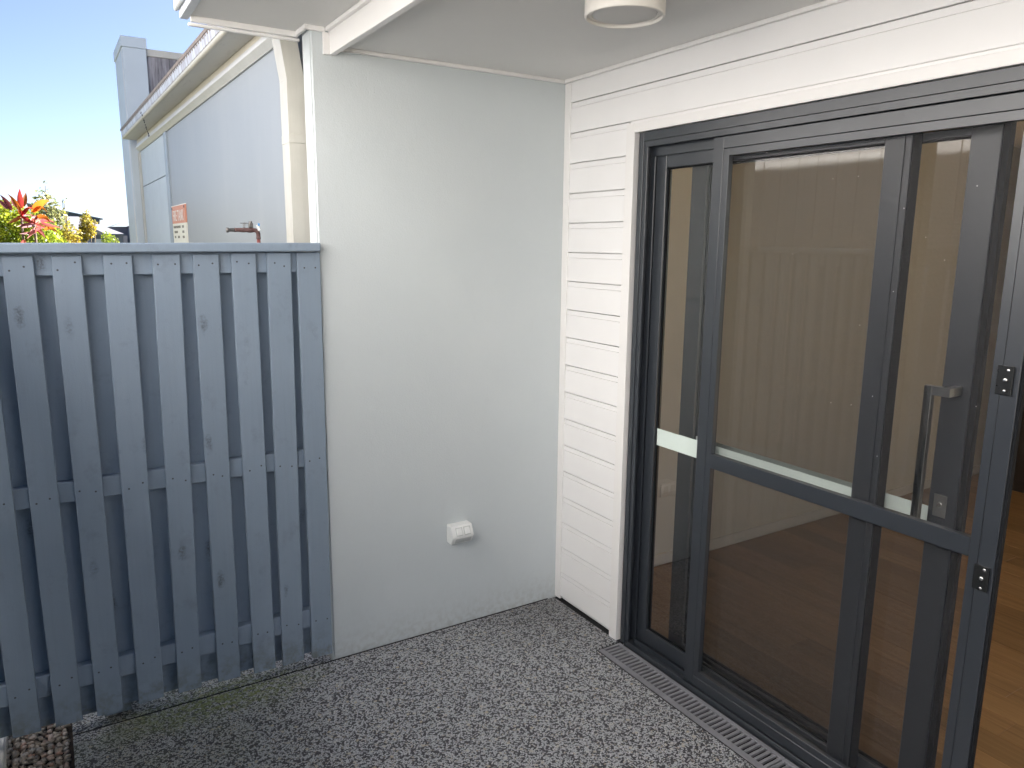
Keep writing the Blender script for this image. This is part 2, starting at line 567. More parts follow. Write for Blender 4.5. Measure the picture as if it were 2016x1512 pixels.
class MB:
    def __init__(self):
        self.bm = bmesh.new()

    def box(self, x0, x1, y0, y1, z0, z1, bev=0.0):
        b = bmesh.new() if bev else self.bm
        vs = [b.verts.new((x, y, z)) for x in (x0, x1) for y in (y0, y1) for z in (z0, z1)]
        for f in ((0, 1, 3, 2), (4, 6, 7, 5), (0, 4, 5, 1), (2, 3, 7, 6), (0, 2, 6, 4), (1, 5, 7, 3)):
            b.faces.new([vs[i] for i in f])
        if bev:
            bmesh.ops.recalc_face_normals(b, faces=b.faces)
            bmesh.ops.bevel(b, geom=list(b.edges), offset=bev, segments=1, affect='EDGES')
            self.merge(b)
        return self

    def merge(self, b):
        me = bpy.data.meshes.new('tmp')
        b.to_mesh(me)
        b.free()
        self.bm.from_mesh(me)
        bpy.data.meshes.remove(me)

    def hexa(self, p, bev=0.0):
        """8 points: bottom loop 4, top loop 4"""
        b = bmesh.new() if bev else self.bm
        vs = [b.verts.new(q) for q in p]
        for f in ((0, 1, 2, 3), (7, 6, 5, 4), (0, 4, 5, 1), (1, 5, 6, 2), (2, 6, 7, 3), (3, 7, 4, 0)):
            b.faces.new([vs[i] for i in f])
        if bev:
            bmesh.ops.recalc_face_normals(b, faces=b.faces)
            bmesh.ops.bevel(b, geom=list(b.edges), offset=bev, segments=1, affect='EDGES')
            self.merge(b)
        return self

    def loft(self, a, b, cap=True):
        """two matching loops of points joined into a closed bar"""
        va = [self.bm.verts.new(q) for q in a]
        vb = [self.bm.verts.new(q) for q in b]
        n = len(a)
        for i in range(n):
            self.bm.faces.new((va[i], va[(i + 1) % n], vb[(i + 1) % n], vb[i]))
        if cap:
            self.bm.faces.new(va[::-1])
            self.bm.faces.new(vb)
        return self

    def tube(self, pts, r, seg=12, radii=None, cap=True):
        pts = [Vector(p) for p in pts]
        rings = []
        for i, p in enumerate(pts):
            d = (pts[min(i + 1, len(pts) - 1)] - pts[max(i - 1, 0)]).normalized()
            a = d.cross(Vector((0, 0, 1)) if abs(d.z) < 0.95 else Vector((1, 0, 0))).normalized()
            c = d.cross(a)
            rr = radii[i] if radii else r
            rings.append([self.bm.verts.new(p + (a * math.cos(2 * math.pi * k / seg) + c * math.sin(2 * math.pi * k / seg)) * rr) for k in range(seg)])
        for q in range(len(rings) - 1):
            for k in range(seg):
                self.bm.faces.new((rings[q][k], rings[q][(k + 1) % seg], rings[q + 1][(k + 1) % seg], rings[q + 1][k]))
        if cap:
            self.bm.faces.new(rings[0][::-1])
            self.bm.faces.new(rings[-1])
        return self

    def lathe(self, prof, cx, cy, seg=64):
        rings = []
        for r, z in prof:
            rings.append([self.bm.verts.new((cx + max(r, 1e-4) * math.cos(2 * math.pi * k / seg), cy + max(r, 1e-4) * math.sin(2 * math.pi * k / seg), z)) for k in range(seg)])
        for q in range(len(rings) - 1):
            for k in range(seg):
                self.bm.faces.new((rings[q][k], rings[q][(k + 1) % seg], rings[q + 1][(k + 1) % seg], rings[q + 1][k]))
        return self

    def quad(self, *p):
        self.bm.faces.new([self.bm.verts.new(q) for q in p])
        return self

    def build(self, name, mat, parent=None, smooth=False, kind=None, normals=True):
        if normals:
            bmesh.ops.recalc_face_normals(self.bm, faces=self.bm.faces)
        off = OFF.get(parent.name, Vector()) if parent else Vector()
        if off.length:
            bmesh.ops.translate(self.bm, verts=self.bm.verts, vec=-off)
        me = bpy.data.meshes.new(name)
        self.bm.to_mesh(me)
        self.bm.free()
        me.materials.append(mat)
        if smooth:
            for p in me.polygons:
                p.use_smooth = True
        o = bpy.data.objects.new(name, me)
        COL.objects.link(o)
        if parent:
            o.parent = parent
            OFF[o.name] = off
        else:
            OFF[o.name] = Vector()
        if kind:
            o['kind'] = kind
        return o


def box(name, mat, parent, *a, bev=0.0, kind=None):
    return MB().box(*a, bev=bev).build(name, mat, parent, kind=kind)


# ------------------------------------------------------------------ ground
MB().quad((-300, -300, -0.16), (300, -300, -0.16), (300, 900, -0.16), (-300, 900, -0.16)).build('ground', M['ground'], kind='structure')
slab = MB()
slab.box(-2.105, -0.135, -6.5, -0.009, -0.14, 0.0, bev=0.003)
slab.box(-0.1345, -0.009, -0.508, -0.009, -0.14, 0.0, bev=0.002)
slab.build('patio_slab', M['aggregate'], kind='structure')
box('slab_strip', M['aggregate'], None, -2.105, -1.152, -0.002, 0.16, -0.14, 0.0, bev=0.002, kind='structure')
box('joint_filler', M['dark_gap'], None, -2.10, -0.0455, -0.0088, -0.0003, -0.10, -0.0012, kind='structure')
box('wall_joint', M['dark_gap'], None, -0.0088, 0.02, -0.509, -0.010, -0.10, -0.0012, kind='structure')

# pebble bed with loose stones, edging
bed = MB().box(-2.32, -2.107, -3.5, 0.8, -0.12, -0.055).build('pebble_bed', M['soil'], kind='structure')


def pebble_mesh(seed):
    r = random.Random(seed)
    b = bmesh.new()
    bmesh.ops.create_icosphere(b, subdivisions=1, radius=1)
    sx, sy, sz = r.uniform(0.9, 1.3), r.uniform(0.65, 0.95), r.uniform(0.45, 0.65)
    for v in b.verts:
        v.co = Vector((v.co.x * sx, v.co.y * sy, v.co.z * sz)) * r.uniform(0.92, 1.08)
    me = bpy.data.meshes.new('pebble')
    b.to_mesh(me)
    b.free()
    me.materials.append(M['pebble'])
    for p in me.polygons:
        p.use_smooth = True
    return me


PEB = [pebble_mesh(i) for i in range(9)]
rp = random.Random(3)
n_p = 0
pos = []
for layer in range(2):
    yy = -0.33
    while yy < 0.18:
        xx = -2.305
        while xx < -2.115:
            pos.append((xx + rp.uniform(-0.006, 0.006), yy + rp.uniform(-0.006, 0.006), -0.046 + layer * 0.014 + rp.uniform(-0.004, 0.006)))
            xx += 0.0215 + layer * 0.004
        yy += 0.0195 + layer * 0.004
rp.shuffle(pos)
rest = MB()
for i, p in enumerate(pos):
    s = rp.uniform(0.009, 0.0145)
    me = PEB[rp.randrange(9)]
    if n_p < 298:
        o = bpy.data.objects.new('pebble', me)
        COL.objects.link(o)
        o.parent = bed
        o.location = p
        o.rotation_euler = (rp.uniform(-0.5, 0.5), rp.uniform(-0.5, 0.5), rp.uniform(0, 6.28))
        o.scale = (s, s, s)
        n_p += 1
    else:
        mt = Matrix.Translation(p) @ Matrix.Rotation(rp.uniform(0, 6.28), 4, 'Z') @ Matrix.Scale(s, 4)
        tmp = me.copy()
        tmp.transform(mt)
        rest.bm.from_mesh(tmp)
        bpy.data.meshes.remove(tmp)
for i in range(900):
    p = (rp.uniform(-2.30, -2.115), rp.choice((rp.uniform(-3.3, -0.34), rp.uniform(0.18, 0.7))), -0.04 + rp.uniform(-0.006, 0.01))
    s = rp.uniform(0.010, 0.016)
    tmp = PEB[rp.randrange(9)].copy()
    tmp.transform(Matrix.Translation(p) @ Matrix.Rotation(rp.uniform(0, 6.28), 4, 'Z') @ Matrix.Scale(s, 4))
    rest.bm.from_mesh(tmp)
    bpy.data.meshes.remove(tmp)
rest.build('gravel', M['pebble'], bed, smooth=True, kind='stuff', normals=False)
kerb = MB().box(-2.375, -2.306, -3.5, 0.21, -0.14, 0.012, bev=0.006).build('garden_edging', M['edging'])
tag(kerb, 'pale concrete edging strip beside the pebble bed in front of the fence', 'edging')

# ------------------------------------------------------------------ rendered grey wall
b = bmesh.new()
MBw = MB()
MBw.box(-1.1445, 0.06, 0.0, 0.10, -0.1, 2.60)
bmesh.ops.recalc_face_normals(MBw.bm, faces=MBw.bm.faces)
ed = [e for e in MBw.bm.edges if all(abs(v.co.x + 1.1445) < 1e-5 for v in e.verts) and abs(e.verts[0].co.z - e.verts[1].co.z) > 1]
bmesh.ops.bevel(MBw.bm, geom=ed, offset=0.007, segments=3, affect='EDGES')
gw = MBw.build('rendered_wall', M['render'])
tag(gw, 'smooth pale grey rendered wall between the fence and the white boards', 'wall')

# ------------------------------------------------------------------ white weatherboard wall
P, Z0 = 0.13, 2.3572
YL, YR = -0.0446, -0.4436
wall = thing('weatherboard_wall', 'white horizontal weatherboard wall around the dark sliding door', 'wall', (0.02, -0.24, 0))


def board(y0, y1, zt, zb, xx=0.0):
    # profile in (x, z): recessed band under the board above, fine line, slightly sloped face, undercut
    pr = [(0.030, zt + 0.002), (0.0210, zt + 0.002), (0.0205, zt - 0.0026), (0.0046, zt - 0.0032), (0.0043, zt - 0.0235), (0.0072, zt - 0.0245), (0.0030, zt - 0.0262),
          (0.0008, zb + 0.0025), (0.0028, zb + 0.0004), (0.006, zb + 0.0004), (0.0205, zb + 0.0022), (0.030, zb + 0.0022)]
    mb = MB()
    mb.loft([(x + xx, y0, z) for x, z in pr], [(x + xx, y1, z) for x, z in pr])
    return mb.build('weatherboard', M['siding'], wall)


board(YL - 0.001, -2.80, Z0 + P, Z0)
board(YL - 0.001, -2.80, Z0, Z0 - P)
board(YL - 0.001, YR + 0.004, Z0 - P, Z0 - 2 * P)
for k in range(2, 18):
    zb = Z0 - (k + 1) * P
    board(YL - 0.001, YR + 0.004, Z0 - k * P, max(zb, 0.003))
# strip of the third board that shows above the door head
mb = MB().loft([(0.0300, YR, 2.2312), (0.0095, YR, 2.2312), (0.0085, YR, 2.2060), (0.030, YR, 2.2060)],
               [(0.0300, -2.80, 2.2312), (0.0095, -2.80, 2.2312), (0.0085, -2.80, 2.2060), (0.030, -2.80, 2.2060)])
mb.build('weatherboard', M['siding'], wall)
mb = MB()
mb.box(-0.001, 0.05, -0.0446, 0.0, 0.004, 2.441, bev=0.0015)
mb.build('corner_post', M['trim'], wall)
mb = MB()
mb.box(-0.012, 0.03, -0.493, -0.4436, -0.006, 2.2145, bev=0.0015)
mb.build('architrave', M['trim'], wall)
mb = MB()
mb.box(-0.0118, 0.03, -2.70, -0.4932, 2.1785, 2.2145, bev=0.0015)
mb.build('architrave', M['trim'], wall)
box('wall_backing', M['siding'], wall, 0.031, 0.10, -0.508, -0.0005, -0.05, 2.60)
box('wall_backing', M['siding'], wall, 0.031, 0.10, -2.80, -0.5085, 2.2, 2.60)
box('wall_backing', M['siding'], wall, 0.0, 0.10, -7.0, -2.72, -0.05, 2.60)

# ------------------------------------------------------------------ ceiling, cornices, beam, eave
ceil = MB().box(-1.052, 0.03, -4.0, 0.0, 2.456, 2.50).build('porch_ceiling', M['ceiling'], kind='structure')
mb = MB().box(-0.016, -0.0005, -4.0, -0.0165, 2.4415, 2.4558, bev=0.002)
mb.build('cornice', M['trim'], ceil)
mb = MB().box(-1.050, -0.0005, -0.016, -0.0005, 2.4415, 2.4558, bev=0.002)
mb.build('cornice', M['trim'], ceil)
beam = MB().box(-1.0755, -1.0525, -4.0, -0.0005, 2.4235, 2.5165, bev=0.0015).build('porch_beam', M['trim'])
tag(beam, 'white painted beam between the porch ceiling and the outer eave', 'beam')
MB().box(-1.0990, -1.0760, -0.0135, -0.0005, 2.4225, 2.4985, bev=0.001).build('end_block', M['trim'], beam)
MB().box(-1.0905, -1.0760, -4.0, -0.0140, 2.5020, 2.5165, bev=0.0015).build('cornice', M['trim'], beam)
eave = thing('eave', 'grey underside of the roof eave above the fence corner', 'eave', (-1.3, -1.0, 2.517))
box('soffit', M['ceiling'], eave, -1.530, -1.0758, -4.0, 0.118, 2.5168, 2.54)
MB().box(-1.155, -1.0912, -0.0135, -0.0005, 2.4990, 2.5166, bev=0.0015).build('cornice', M['trim'], eave)
MB().box(-1.167, -1.1555, -0.0135, 0.104, 2.4985, 2.5166, bev=0.0015).build('cornice', M['trim'], eave)
MB().box(-1.530, -1.1555, 0.1045, 0.118, 2.4965, 2.5166, bev=0.0015).build('cornice', M['trim'], eave)
MB().box(-1.536, -1.146, 0.1185, 0.134, 2.4855, 2.4962, bev=0.002).build('edge_bead', M['trim'], eave)
MB().box(-1.560, -1.5305, -4.0, 0.150, 2.5105, 2.72, bev=0.002).build('fascia_board', M['eave'], eave)
MB().box(-1.5755, -1.5605, -4.0, 0.158, 2.535, 2.725, bev=0.004).build('gutter', M['white_metal'], eave)
# roof of this house, and an unseen upper storey added for its shadow
house = thing('house', 'the house above the patio with its sloping roof and an unseen storey added for its shadow', 'house', (4.0, -2.0, 2.7))
mb = MB().hexa([(-1.57, -9, 2.73), (0.9, -9, 3.25), (0.9, 0.15, 3.25), (-1.57, 0.15, 2.73),
                (-1.57, -9, 2.76), (0.9, -9, 3.29), (0.9, 0.15, 3.29), (-1.57, 0.15, 2.76)])
mb.build('lower_roof', M['roof_metal'], house)
box('unseen_shade_storey', M['siding'], house, 0.9, 9, 1.9, 7.5, 2.75, 5.62)

# ------------------------------------------------------------------ ceiling light
LX, LY = -0.538, -1.045
lamp = thing('ceiling_light', 'round white ceiling light fixed under the porch ceiling', 'light', (LX, LY, 2.456))
prof = [(0.098, 2.4558), (0.1105, 2.4558), (0.1150, 2.4535), (0.1165, 2.448), (0.1165, 2.398), (0.1150, 2.3945), (0.1120, 2.3935),
        (0.1090, 2.396), (0.1085, 2.404)]
MB().lathe(prof, LX, LY).build('lamp_housing', M['lamp_white'], lamp, smooth=True)
MB().lathe([(0.1084, 2.4035), (0.1075, 2.4030), (0.0965, 2.4000), (0.0955, 2.4010), (0.0950, 2.4060)], LX, LY).build('lamp_ring', M['lamp_white'], lamp, smooth=True)
MB().lathe([(0.0948, 2.4055), (0.0935, 2.4025), (0.090, 2.4005), (0.06, 2.3995), (0.0, 2.3990)], LX, LY).build('lamp_diffuser', M['ceiling'], lamp, smooth=True)

# ------------------------------------------------------------------ outdoor power outlet
out = thing('power_outlet', 'white angled double power outlet low on the grey wall', 'power outlet', (-0.543, 0, 0.44))
OX0, OX1 = -0.606, -0.500
A_, B_, C_, D_, E_ = (0.0, 0.500), (-0.046, 0.500), (-0.066, 0.452), (-0.046, 0.416), (0.0, 0.416)
mb = MB()
prf = [A_, B_, C_, D_, E_]
mb.loft([(OX0, y, z) for y, z in prf], [(OX1, y, z) for y, z in prf])
bmesh.ops.recalc_face_normals(mb.bm, faces=mb.bm.faces)
bmesh.ops.bevel(mb.bm, geom=list(mb.bm.edges), offset=0.0025, segments=2, affect='EDGES')
mb.build('outlet_body', M['plastic'], out)


def on_face(p, q, s, out_d):
    """point along the profile edge p->q at fraction s, pushed outward by out_d"""
    d = Vector((q[0] - p[0], q[1] - p[1]))
    nrm = Vector((-abs(d.y), 0)) if abs(d.x) < 1e-6 else Vector((d.y, -d.x)).normalized()
    if nrm.x > 0:
        nrm = -nrm
    return (p[0] + d.x * s + nrm.x * out_d, p[1] + d.y * s + nrm.y * out_d)


for cx in (OX0 + 0.036, OX1 - 0.030):
    f0 = on_face(B_, C_, 0.15, -0.002); f1 = on_face(B_, C_, 0.88, -0.002)
    g0 = on_face(B_, C_, 0.15, 0.0008); g1 = on_face(B_, C_, 0.88, 0.0008)
    MB().hexa([(cx - 0.0165, *f0), (cx + 0.0165, *f0), (cx + 0.0165, *f1), (cx - 0.0165, *f1),
               (cx - 0.0165, *g0), (cx + 0.0165, *g0), (cx + 0.0165, *g1), (cx - 0.0165, *g1)]).build('switch_surround', M['plastic_grey'], out)
    a0 = on_face(B_, C_, 0.22, -0.002); a1 = on_face(B_, C_, 0.80, -0.002)
    b0 = on_face(B_, C_, 0.22, 0.003); b1 = on_face(B_, C_, 0.80, 0.0085)
    mb = MB().hexa([(cx - 0.013, *a0), (cx + 0.013, *a0), (cx + 0.013, *a1), (cx - 0.013, *a1),
                    (cx - 0.012, *b0), (cx + 0.012, *b0), (cx + 0.012, *b1), (cx - 0.012, *b1)], bev=0.0012)
    mb.build('switch', M['plastic'], out)
for cx in (OX0 + 0.036, OX1 - 0.030):
    a0 = on_face(C_, D_, 0.18, -0.001); a1 = on_face(C_, D_, 0.82, -0.001)
    b0 = on_face(C_, D_, 0.18, 0.0015); b1 = on_face(C_, D_, 0.82, 0.0015)
    MB().hexa([(cx - 0.020, *a0), (cx + 0.020, *a0), (cx + 0.020, *a1), (cx - 0.020, *a1),
               (cx - 0.019, *b0), (cx + 0.019, *b0), (cx + 0.019, *b1), (cx - 0.019, *b1)]).build('socket', M['plastic_grey'], out)

# ------------------------------------------------------------------ paling fence
fence = thing('paling_fence', 'blue grey timber paling fence with a flat capping rail', 'fence', (-2.2, 0, 0))
TOPS = [(-3.36, -3.275), (-3.225, -3.14), (-3.09, -3.005), (-2.95, -2.865), (-2.815, -2.73), (-2.68, -2.595), (-2.545, -2.46), (-2.415, -2.33),
        (-2.282, -2.197), (-2.154, -2.070), (-2.021, -1.936), (-1.874, -1.788), (-1.725, -1.638), (-1.596, -1.510), (-1.467, -1.382), (-1.341, -1.254), (-1.2305, -1.1425)]
BOTS = [(-3.36, -3.275), (-3.225, -3.14), (-3.09, -3.005), (-2.95, -2.865), (-2.815, -2.73), (-2.68, -2.595), (-2.545, -2.46), (-2.415, -2.33),
        (-2.278, -2.195), (-2.152, -2.069), (-2.024, -1.940), (-1.888, -1.803), (-1.752, -1.670), (-1.608, -1.526), (-1.473, -1.389), (-1.360, -1.274), (-1.239, -1.1535)]
ZB = [0.06] * 9 + [0.057, 0.053, 0.055, 0.054, 0.052, 0.046, 0.045, 0.042]
rf = random.Random(11)
nails = MB()
for (tl, tr), (bl, br), zb in zip(TOPS, BOTS, ZB):
    dy = rf.uniform(-0.0015, 0.0015)
    y0, y1 = -0.020 + dy, -0.0008
    zt_ = 1.6905 + (tl + 2.1) * 0.0165 + rf.uniform(-0.0012, 0.0008)
    MB().hexa([(bl, y0, zb), (br, y0, zb + rf.uniform(-0.003, 0.003)), (br, y1, zb), (bl, y1, zb),
               (tl, y0, zt_), (tr, y0, zt_), (tr, y1, zt_), (tl, y1, zt_)], bev=0.0018).build('paling', M['fence'], fence)
    for zr in (1.662, 0.890, 0.218):
        f = (zr - zb) / (1.69 - zb)
        for s in (0.24, 0.74):
            xx = (bl + (br - bl) * s) * (1 - f) + (tl + (tr - tl) * s) * f
            zz = zr + rf.uniform(-0.016, 0.012)
            r = 0.0034
            xx += rf.uniform(-0.006, 0.006)
            nails.lathe([(r, 0), (r, 0.0006), (0, 0.0008)], 0, 0, 8)
            vs = nails.bm.verts[:] if False else list(nails.bm.verts)[-24:]
            for v in vs:
                v.co = Vector((xx + v.co.x, y0 - v.co.z + 0.0003, zz + v.co.y))
nails.build('nail_head', M['nail'], fence, kind='stuff', normals=False)
for i in range(len(TOPS) - 1):
    c = (TOPS[i][1] + TOPS[i + 1][0]) / 2
    cb = (BOTS[i][1] + BOTS[i + 1][0]) / 2
    w = 0.043
    y0, y1 = 0.0375, 0.055
    MB().hexa([(cb - w, y0, 0.04), (cb + w, y0, 0.04), (cb + w, y1, 0.04), (cb - w, y1, 0.04),
               (c - w, y0, 1.68), (c + w, y0, 1.68), (c + w, y1, 1.68), (c - w, y1, 1.68)], bev=0.0015).build('back_paling', M['fence'], fence)
for z0, z1 in ((1.628, 1.7045), (0.861, 0.933), (0.172, 0.252)):
    MB().hexa([(-3.4, 0, z0 - 0.004), (-1.147, 0, z0 + 0.002), (-1.147, 0.037, z0 + 0.002), (-3.4, 0.037, z0 - 0.004),
               (-3.4, 0, z1 - 0.004), (-1.147, 0, z1 + 0.002), (-1.147, 0.037, z1 + 0.002), (-3.4, 0.037, z1 - 0.004)], bev=0.003).build('rail', M['fence'], fence)
MB().hexa([(-3.42, -0.045, 1.690), (-1.1465, -0.045, 1.7085), (-1.1465, 0.075, 1.7085), (-3.42, 0.075, 1.690),
           (-3.42, -0.045, 1.722), (-1.1465, -0.045, 1.7405), (-1.1465, 0.075, 1.7405), (-3.42, 0.075, 1.722)], bev=0.004).build('capping_rail', M['fence'], fence)
for xx in (-3.3, -2.0):
    box('fence_post', M['fence'], fence, xx, xx + 0.09, 0.056, 0.146, -0.15, 1.68)

# ------------------------------------------------------------------ drain grate
D0, D1, DX0, DX1 = -0.515, -2.72, -0.1285, -0.0060
drain = thing('drain_grate', 'grey slotted drain grate set in the patio along the door sill', 'drain', (-0.067, -1.6, 0))
ch = MB()
ch.box(DX0 - 0.004, DX1 + 0.004, D1, D0 + 0.004, -0.14, -0.10)
ch.box(DX0 - 0.0058, DX0 - 0.0005, D1, D0 + 0.004, -0.0995, -0.004)
ch.box(DX1 + 0.0005, DX1 + 0.0055, D1, D0 + 0.004, -0.0995, -0.004)
ch.box(DX0 - 0.0004, DX1 + 0.0004, D0 + 0.0002, D0 + 0.005, -0.0995, -0.004)
ch.build('channel', M['dark_gap'], drain)  # near-black sides and base put the shade below the slots into the colour
GL = 0.8915
PITCHG = 0.02265
y = D0
while y > D1 + 0.05:
    y2 = max(y - GL, D1)
    for xa, xb in ((DX0, DX0 + 0.026), (DX1 - 0.018, DX1)):
        MB().box(xa, xb, y2 + 0.001, y - 0.001, -0.014, -0.001, bev=0.0015).build('side_rail', M['grate'], drain)
    y = y2
bar_me = None
seg_n = int((D0 - D1) / GL) + 1
for s in range(seg_n):
    ys = D0 - s * GL
    n = int(GL / PITCHG)
    for k in range(n + 1):
        yc = ys - 0.0085 - k * (GL - 0.017) / n
        if yc < D1 + 0.01:
            break
        if bar_me is None:
            o = MB().box(DX0 + 0.0262, DX1 - 0.0182, yc - 0.0060, yc + 0.0060, -0.012, -0.0014, bev=0.0015).build('grate_bar', M['grate'], drain)
            bar_me, y_ref = o.data, yc
        else:
            o = bpy.data.objects.new('grate_bar', bar_me)
            COL.objects.link(o)
            o.parent = drain
            o.location = (0, yc - y_ref, 0)

# ------------------------------------------------------------------ sliding door: outer frame and fixed pane
df = thing('door_frame', 'charcoal aluminium door frame with a fixed glass pane at the left', 'door frame', (0.05, -1.55, 0))
FY0, FY1 = -0.5095, -2.695
mb = MB()
mb.box(0.0, 0.16, -0.5355, FY0, 0.0, 2.1765, bev=0.0012)
mb.box(0.004, 0.012, -0.557, -0.5357, 0.02, 2.1415, bev=0.001)
mb.box(0.038, 0.046, -0.5650, -0.5357, 0.02, 2.1415, bev=0.001)
mb.box(0.082, 0.088, -0.5650, -0.5357, 0.02, 2.1415, bev=0.001)
mb.build('jamb', M['alu'], df)
MB().box(0.0, 0.16, FY1, FY1 + 0.05, 0.0, 2.1765, bev=0.0012).build('jamb', M['alu'], df)
mb = MB()
mb.box(0.0005, 0.16, FY1 + 0.0505, -0.536, 2.1425, 2.1763, bev=0.001)
mb.box(0.0015, 0.008, FY1 + 0.0505, -0.5575, 2.1195, 2.1415, bev=0.0008)
mb.box(0.036, 0.042, FY1 + 0.0505, -0.5655, 2.085, 2.1420, bev=0.0008)
mb.box(0.083, 0.088, FY1 + 0.0505, -0.5655, 2.085, 2.1420, bev=0.0008)
mb.build('head', M['alu'], df)
mb = MB()
mb.box(0.0008, 0.16, FY1 + 0.0505, -0.536, -0.02, 0.010, bev=0.001)
mb.box(0.0, 0.006, FY1 + 0.0505, -0.5575, 0.010, 0.020, bev=0.0008)
mb.box(0.034, 0.040, FY1 + 0.0505, -0.5655, 0.010, 0.030, bev=0.0008)
mb.box(0.084, 0.089, FY1 + 0.0505, -0.5655, 0.010, 0.030, bev=0.0008)
mb.box(0.130, 0.160, FY1 + 0.0505, -0.536, 0.010, 0.032, bev=0.0008)
mb.build('sill', M['alu'], df)


def panel(parent, x0, x1, y0, y1, z0, z1, wl, wr, wt, wb, mat, name_l='stile'):
    """four members butted; y0 is the left edge (larger y), y1 the right one"""
    MB().box(x0, x1, y0 - wl, y0, z0, z1, bev=0.0015).build(name_l, mat, parent)
    MB().box(x0, x1, y1, y1 + wr, z0, z1, bev=0.0015).build(name_l, mat, parent)
    MB().box(x0 + 0.0006, x1 - 0.0006, y1 + wr + 0.0002, y0 - wl - 0.0002, z1 - wt, z1 - 0.0005, bev=0.0012).build('top_rail', mat, parent)
    MB().box(x0 + 0.0006, x1 - 0.0006, y1 + wr + 0.0002, y0 - wl - 0.0002, z0 + 0.0005, z0 + wb, bev=0.0012).build('bottom_rail', mat, parent)


def seal(parent, x, y0, y1, z0, z1, w=0.005):
    mb = MB()
    mb.box(x - 0.004, x + 0.004, y0 - w, y0, z0, z1)
    mb.box(x - 0.004, x + 0.004, y1, y1 + w, z0, z1)
    mb.box(x - 0.004, x + 0.004, y1 + w, y0 - w, z1 - w, z1)
    mb.box(x - 0.004, x + 0.004, y1 + w, y0 - w, z0, z0 + w)
    mb.build('glazing_seal', M['rubber'], parent)


def pane(parent, x, y0, y1, z0, z1):
    MB().quad((x, y0, z0), (x, y1, z0), (x, y1, z1), (x, y0, z1)).build('glass_pane', M['glass'], parent, normals=False)


AX0, AX1 = 0.047, 0.079
panel(df, AX0, AX1, -0.5660, -1.6010, 0.031, 2.118, 0.053, 0.080, 0.080, 0.064, M['alu'])
seal(df, 0.0625, -0.6192, -1.5208, 0.0952, 2.0378)
pane(df, 0.063, -0.6215, -1.5185, 0.0975, 2.0355)
MB().box(0.0585, 0.0610, -1.5155, -0.6245, 0.927, 0.9975).build('safety_strip', M['frost'], df)
MB().box(AX0 - 0.004, AX0 - 0.0002, -1.5830, -1.5755, 0.04, 2.11).build('interlock_bead', M['alu'], df)
MB().box(0.0795, 0.0900, -1.6060, -1.5925, 0.04, 2.11).build('interlock_bead', M['rubber'], df)
MB().box(AX0 + 0.002, 0.0792, -1.6060, -1.6013, 0.035, 2.115).build('stile_seal', M['rubber'], df)

# sliding glass leaf, pushed almost fully to the left
gd = thing('sliding_glass_door', 'sliding glass door leaf pushed open behind the screen with steel pull handle', 'glass door', (0.11, -1.27, 0.03))
BX0, BX1 = 0.0905, 0.1245
panel(gd, BX0, BX1, -0.7150, -1.8160, 0.0325, 2.118, 0.078, 0.078, 0.080, 0.068, M['alu'])
MB().box(BX0 + 0.006, BX1 - 0.004, -1.8330, -1.8162, 0.034, 2.116, bev=0.001).build('stile_seal', M['rubber'], gd)
seal(gd, 0.1075, -0.7932, -1.7378, 0.1007, 2.0378)
pane(gd, 0.108, -0.7955, -1.7355, 0.103, 2.0355)
MB().box(0.1035, 0.1060, -1.7325, -0.7985, 0.927, 0.9975).build('safety_strip', M['frost'], gd)
hb = MB()
hb.box(0.026, 0.044, -1.7455, -1.7235, 0.930, 1.366, bev=0.0012)
hb.box(0.0262, 0.0438, -1.7950, -1.7457, 1.3405, 1.3658, bev=0.0012)
hb.box(0.0262, 0.0438, -1.7950, -1.7457, 0.9302, 0.9555, bev=0.0012)
hb.box(0.0442, 0.0903, -1.7948, -1.7720, 1.3407, 1.3656, bev=0.0012)
hb.box(0.0442, 0.0903, -1.7948, -1.7720, 0.9304, 0.9553, bev=0.0012)
hb.build('pull_handle', M['handle'], gd)
pl = MB().box(0.0875, 0.0903, -1.7900, -1.7530, 0.980, 1.046, bev=0.001).build('lock_plate', M['steel'], gd)
MB().tube([(0.0873, -1.7715, 1.016), (0.084, -1.7715, 1.016)], 0.0065, 16).build('lock_cylinder', M['chrome'], pl)

# fly screen door in front
sc_d = thing('screen_door', 'charcoal framed fly screen sliding door in front of the glass', 'screen door', (0.02, -1.43, 0.02))
SX0, SX1 = 0.0095, 0.0325


def member(name, x0, x1, y0, y1, z0, z1):
    return MB().box(x0, x1, y0, y1, z0, z1, bev=0.0012).build(name, M['alu'], sc_d)


SY0, SY1, SZ0, SZ1 = -0.8960, -1.9690, 0.0210, 2.1165
member('stile', SX0, SX1, -0.9425, SY0, SZ0, SZ1)
member('stile', SX0, SX1, SY1, -1.9270, SZ0, SZ1)
member('top_rail', SX0, SX1, -1.9268, -0.9427, 2.0765, SZ1)
member('bottom_rail', SX0, SX1, -1.9268, -0.9427, SZ0, 0.0610)
bd = 0.0012
mb = MB()
mb.box(SX0 + 0.001, SX1, -0.9690, -0.9425 - bd, 0.0610 + bd, 2.0765 - bd, bev=0.0008)
mb.box(SX0 + 0.001, SX1, -1.9270 + bd, -1.9020, 0.0610 + bd, 2.0765 - bd, bev=0.0008)
mb.box(SX0 + 0.001, SX1, -1.9018, -0.9692, 2.0510, 2.0765 - bd, bev=0.0008)
mb.box(SX0 + 0.001, SX1, -1.9018, -0.9692, 0.0610 + bd, 0.0870, bev=0.0008)
mb.build('screen_bead', M['alu'], sc_d)
member('mid_rail', SX0 - 0.001, SX1, -1.9018, -0.9692, 0.9255, 0.9790)
